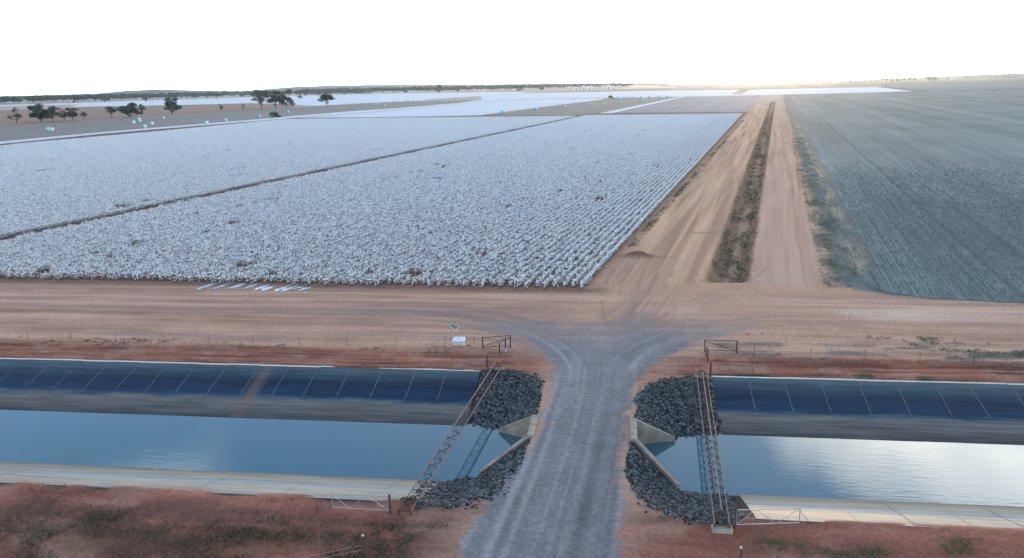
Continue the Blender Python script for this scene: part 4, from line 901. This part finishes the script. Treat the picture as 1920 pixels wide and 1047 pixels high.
for xx, lb in ((1742, 'left tree of the hazy pair standing apart right of the horizon row'), (1752, 'right tree of the hazy pair standing apart right of the horizon row')): far_tree(xx, 4800, 1.3, 3, lb, 'pair of trees on the right horizon')
# the far-off wood along the left and middle horizon: one mass
wv, wf = [], []; g_ = np.random.default_rng(77)
def wood(px0, px1, n_, d0, d1, h0, h1, ql):
    for _ in range(n_):
        px = random.uniform(px0, px1); t = (px-px0)/(px1-px0); dist = d0+(d1-d0)*t+random.uniform(-200, 320); x, y = far_dir(px, dist); h = random.uniform(h0, h1); w = h*random.uniform(.8, 1.5)
        c = [np.array([x+random.uniform(-.3, .3)*w, y+random.uniform(-.3, .3)*w, h*random.uniform(.5, .85)]) for _k in range(5)]
        for j in range(ql):
            d = g_.normal(0, 1, 3); d /= np.linalg.norm(d); p = c[j % 5]+d*np.array([w*.26, w*.26, h*.2])*g_.random()**.4; s = h*g_.uniform(.07, .14); q = g_.normal(0, 1, 3); q /= np.linalg.norm(q); t_ = np.cross(q, g_.normal(0, 1, 3)); t_ /= np.linalg.norm(t_)
            b0 = len(wv); wv.extend([p-q*s, p-t_*s*.6, p+q*s, p+t_*s*.6]); wf.append((b0, b0+1, b0+2, b0+3))
        b0 = len(wv); wv.extend([(x-.3, y, -.5), (x+.3, y, -.5), (x+.2, y, h*.6), (x-.2, y, h*.6)]); wf.append((b0, b0+1, b0+2, b0+3))
wood(-160, 700, 560, 2700, 3800, 16, 27, 64); wood(560, 1180, 460, 3800, 4700, 20, 32, 64); wood(1080, 1420, 200, 5800, 7400, 14, 24, 40); wood(1700, 2080, 130, 7200, 6600, 10, 18, 36); wood(-160, 1000, 230, 5200, 6000, 22, 32, 34)
o = link('far_wood', mesh('far_wood', wv, wf), M['leaf']); tag(o, 'hazy grey green belt of trees along the horizon', None, None, 'stuff')
# low hills behind
def hill(px0, px1, dist, prof, lb):
    v, f = [], []; n_ = 60
    for i in range(n_+1):
        px = px0+(px1-px0)*i/n_; hh = float(np.interp(px, *zip(*prof)))*(1+.06*(random.random()-.5))
        for dd, k in ((-900, -.02), (-450, .55), (0, 1.), (600, .6), (1200, -.02)): x, y = far_dir(px, dist+dd); v.append((x, y, hh*k-1))
    for i in range(n_):
        for j in range(4): a = i*5+j; f.append((a, a+5, a+6, a+1))
    o = link('hills', mesh('hills', v, f), M['hill'], smooth=True); tag(o, lb, None, None, 'structure')
hill(-160, 520, 9000, [(-160, 26), (60, 34), (180, 40), (240, 60), (285, 68), (340, 58), (420, 40), (520, 26)], 'low bluish hill on the left horizon')
hill(400, 1250, 10000, [(400, 20), (500, 50), (560, 72), (650, 78), (800, 66), (950, 52), (1100, 40), (1250, 20)], 'long low ridge behind the wood')
hill(1650, 2100, 11000, [(1650, 20), (1760, 34), (1900, 48), (2100, 50)], 'faint low ridge on the right horizon')

# ------------------------------------------------------------------ round cotton modules
RM, LM = 1.17, 2.45
mb = MB(); nseg = 20
ring = [(RM*cos(6.283*i/nseg), RM*sin(6.283*i/nseg)+RM*.97) for i in range(nseg)]
wrapv = [(x, -LM/2, z) for x, z in ring]+[(x, LM/2, z) for x, z in ring]; wrap = mesh('wrap', wrapv, [(i, (i+1) % nseg, nseg+(i+1) % nseg, nseg+i) for i in range(nseg)])
def end_mesh(s):
    v = [(x*.985, s*(LM/2-.02), RM*.97+(z-RM*.97)*.985) for x, z in ring]+[(x*.6, s*(LM/2+.09), RM*.97+(z-RM*.97)*.6) for x, z in ring]+[(0, s*(LM/2+.13), RM*.97)]
    f = [(i, (i+1) % nseg, nseg+(i+1) % nseg, nseg+i) for i in range(nseg)]+[(nseg+i, nseg+(i+1) % nseg, 2*nseg) for i in range(nseg)]
    return mesh('cotton_end', v, f if s > 0 else [tuple(reversed(q)) for q in f])
ends = [end_mesh(-1), end_mesh(1)]
wrap.materials.append(M['cyan']); [e.materials.append(M['lint']) for e in ends]; wrap.polygons.foreach_set('use_smooth', [True]*len(wrap.polygons))
def module(px, py, lb, rz, group='round cotton modules in the fields', loc=None):
    p = at(px, py, 0.) if loc is None else loc; root = empty('cotton_module', (p[0], p[1], .06), rz); tag(root, lb, 'cotton bale', group)
    link('wrap', wrap, None, root)
    for e in ends: link('cotton_end', e, None, root)
    return root
NEARM = [(91,246,'cyan wrapped bale far left on the harvested field, left of a touching pair'),(98,246,'cyan wrapped bale far left on the harvested field, right of a touching pair'),(251,232,'cyan bale at the left of the cluster under the fan shaped tree'),(261,225.5,'uppermost cyan bale of the cluster under the fan shaped tree'),(262,229,'cyan bale directly below the uppermost one of the cluster'),(272,240.5,'lowest cyan bale of the cluster, nearest the cotton'),(285,234.5,'cyan bale at the right of the cluster under the fan shaped tree'),(306,223.5,'cyan bale below the big notched tree'),(387.5,233,'cyan bale at the edge of the narrow cotton strip, left of the picker'),(423,228,'cyan bale second left of the green picker'),(487,221,'cyan bale just left of the green picker'),(540,212,'cyan bale just right of the green picker'),
 (708,197.5,'first distant cyan bale right of the lone spreading tree'),(720.5,199.5,'second distant cyan bale right of the lone spreading tree'),(943,212.5,'cyan bale at the left tip of the brown wedge'),(1005,206.5,'second cyan bale from the left on the brown wedge'),(1058.5,202,'third cyan bale from the left on the brown wedge'),(1104,197.5,'fourth cyan bale from the left on the brown wedge'),(1131.5,196.5,'fifth cyan bale from the left on the brown wedge'),(1164,195,'sixth cyan bale from the left on the brown wedge'),(1204,190,'cyan bale near the thin white strip on the brown wedge'),(1235.5,187,'cyan bale at the far right of the brown wedge')]
for px, py, lb in NEARM: module(px, py, lb, radians(random.uniform(48, 62)))
for px, py in ((739,191.8),(761,191),(768,191.6),(775.5,190.8),(784.5,190.8),(804,190),(823,189.8),(826.5,189.8),(843,189.6),(855,189.4),(874,189.3),(886,189),(904,188.2)): module(px, py, 'tiny cyan bale in the distant line along the far cotton edge', radians(random.uniform(48, 62)), 'distant line of bales on the left')
for px, py in ((1158,184.4),(1170,184.4),(1186,184),(1202,183.6),(1217,183.2),(1235,182.8),(1251,182.5)): module(px, py, 'tiny cyan bale in the far line right of the distant picker', radians(random.uniform(48, 62)), 'distant line of bales beyond the brown wedge')

# ------------------------------------------------------------------ pickers
def wheel(parent, x, y, r, w):
    t = MB(); n_ = 20
    prof = [(r*.62, -w/2), (r*.95, -w/2), (r, -w*.32), (r, w*.32), (r*.95, w/2), (r*.62, w/2)]
    v = [(q*cos(6.283*i/n_), z, q*sin(6.283*i/n_)) for i in range(n_) for q, z in prof]; f = [((i*6+j), (i*6+j+1), (((i+1) % n_)*6+j+1), (((i+1) % n_)*6+j)) for i in range(n_) for j in range(5)]
    t.add(v, f); o = t.build('wheel', M['tyre'], parent); o.location = (x, y, r); MB().tube((0, -w*.3, 0), (0, w*.3, 0), r*.64, n=14).build('rim', M['yellow'], o)
def picker(px, py, rz, lb):
    p = at(px, py, 0.); root = empty('cotton_picker', (p[0], p[1], .06), rz); tag(root, lb, 'cotton picker', 'green cotton pickers')
    mb = MB(); mb.add([(-3.4,-1.4,1.1),(2.6,-1.4,1.1),(2.6,1.4,1.1),(-3.4,1.4,1.1),(-3.4,-1.4,2.5),(2.2,-1.4,2.3),(2.2,1.4,2.3),(-3.4,1.4,2.5)], [(0,3,2,1),(4,5,6,7),(0,1,5,4),(1,2,6,5),(2,3,7,6),(3,0,4,7)]); mb.build('chassis', M['green'], root)
    mb = MB(); n_ = 18; v = []; 
    for yy in (-1.65, 1.65): v += [(-3.6+1.75*cos(6.283*i/n_), yy, 3.0+1.6*sin(6.283*i/n_)) for i in range(n_)]
    mb.add(v, [(i, (i+1) % n_, n_+(i+1) % n_, n_+i) for i in range(n_)]+[tuple(range(n_-1, -1, -1)), tuple(range(n_, 2*n_))]); mb.build('module_chamber', M['green'], root)
    mb = MB(); mb.add([(-1.9,-1.5,2.4),(1.1,-1.5,2.4),(1.1,1.5,2.4),(-1.9,1.5,2.4),(-1.9,-1.5,4.7),(.3,-1.5,4.9),(.3,1.5,4.9),(-1.9,1.5,4.7)], [(0,3,2,1),(4,5,6,7),(0,1,5,4),(1,2,6,5),(2,3,7,6),(3,0,4,7)]); mb.build('accumulator', M['green'], root)
    mb = MB(); mb.add([(1.2,-.85,2.3),(2.9,-.85,2.3),(2.9,.85,2.3),(1.2,.85,2.3),(1.2,-.85,3.75),(2.6,-.85,3.75),(2.6,.85,3.75),(1.2,.85,3.75)], [(0,3,2,1),(4,5,6,7),(0,1,5,4),(1,2,6,5),(2,3,7,6),(3,0,4,7)]); cab = mb.build('cab', M['glass'], root)
    MB().box((1.1, -.95, 3.75), (2.8, .95, 3.92)).build('roof', M['green'], cab)
    for k in range(6):
        y = -2.5+k; mb = MB(); mb.add([(2.7,y-.36,.35),(4.6,y-.08,.2),(4.6,y+.08,.2),(2.7,y+.36,.35),(2.7,y-.36,1.7),(4.0,y-.2,.75),(4.0,y+.2,.75),(2.7,y+.36,1.7)], [(0,3,2,1),(4,5,6,7),(0,1,5,4),(1,2,6,5),(2,3,7,6),(3,0,4,7)]); mb.build('row_unit', M['tyre'], root)
    for y in (-1.75, 1.75): wheel(root, 1.7, y, 1.0, .8)
    for y in (-1.5, 1.5): wheel(root, -3.0, y, .8, .6)
    return root
picker(517, 220.6, radians(-14), 'green cotton picker at the edge of the near cotton, between two cyan bales')
picker(1147, 185.2, radians(-10), 'small dark green cotton picker at the far corner of the brown wedge')

# ------------------------------------------------------------------ distant sheds
def shed(px, py, wpx, hpx, lb, depth=18., rz=None):
    b = at(px, py, 0.); dist = float(np.hypot(b[0], b[1])); dist = min(dist, 3950.); x, y = far_dir(px, dist); k = dist/1530.; w, h = wpx*k, hpx*k
    root = empty('farm_shed', (x, y, 0), math.atan2(-x, y) if rz is None else rz); tag(root, lb, 'shed', 'pale sheds before the far wood')
    eh = h*.68; d_ = depth
    MB().box((-w/2, -d_/2, -.5), (w/2, d_/2, eh)).build('wall', M['wall'], root)
    mb = MB(); mb.add([(-w/2-.6,-d_/2-.6,eh),(w/2+.6,-d_/2-.6,eh),(w/2+.6,d_/2+.6,eh),(-w/2-.6,d_/2+.6,eh),(-w/2-.6,0,h),(w/2+.6,0,h)], [(0,1,5,4),(2,3,4,5),(0,4,3),(1,2,5),(0,3,2,1)]); mb.build('roof', M['roof'], root)
    MB().box((-w*.12, -d_/2-.12, 0), (w*.12, -d_/2+.1, eh*.75)).build('door', M['glass'], root)
for px, py, wp, hp, lb in ((1069,167.5,7,6,'small pale shed at the left end of the white shed group'),(1081,167,6,5,'low pale shed second from the left of the white shed group'),(1094,166,5,7,'narrow tall pale shed third from the left of the white shed group'),(1106,165.5,10,6,'wide pale shed in the middle of the white shed group'),
  (1132,165,8,6,'pale shed fifth from the left of the white shed group'),(1141,164.5,7,7,'tallest pale shed right of centre in the white shed group'),(1150,164,6,5,'low pale shed second from the right of the group'),(1158,164,5,4.5,'smallest pale shed at the right end of the group'),
  (323,184.5,7,3.5,'low pale house in the far wood left of the notched tree'),(332,184.5,6,3.5,'second low pale house in the far wood above the notched tree'),(897,171.5,6,3,'low pale house left of three in the far wood at centre'),(907,171.3,5,3,'low pale house middle of three in the far wood at centre'),(965,170.5,6,3.5,'pale house in the far wood left of the white shed group')): shed(px, py, wp, hp, lb)

# ------------------------------------------------------------------ the air
hz = MB().box((-14500, -600, -5), (14500, 14500, 112))
me = mesh('haze', hz.v, hz.f); m = bpy.data.materials.new('haze'); m.use_nodes = True; n, l = m.node_tree.nodes, m.node_tree.links
n.remove(n['Principled BSDF']); pv = n.new('ShaderNodeVolumePrincipled'); pv.inputs['Color'].default_value = (.86, .92, 1, 1); pv.inputs['Density'].default_value = HAZE; pv.inputs['Anisotropy'].default_value = .88
l.new(pv.outputs[0], n['Material Output'].inputs['Volume'])
o = link('haze', me, m); o['kind'] = 'stuff'; o['label'] = 'pale air over the far fields'
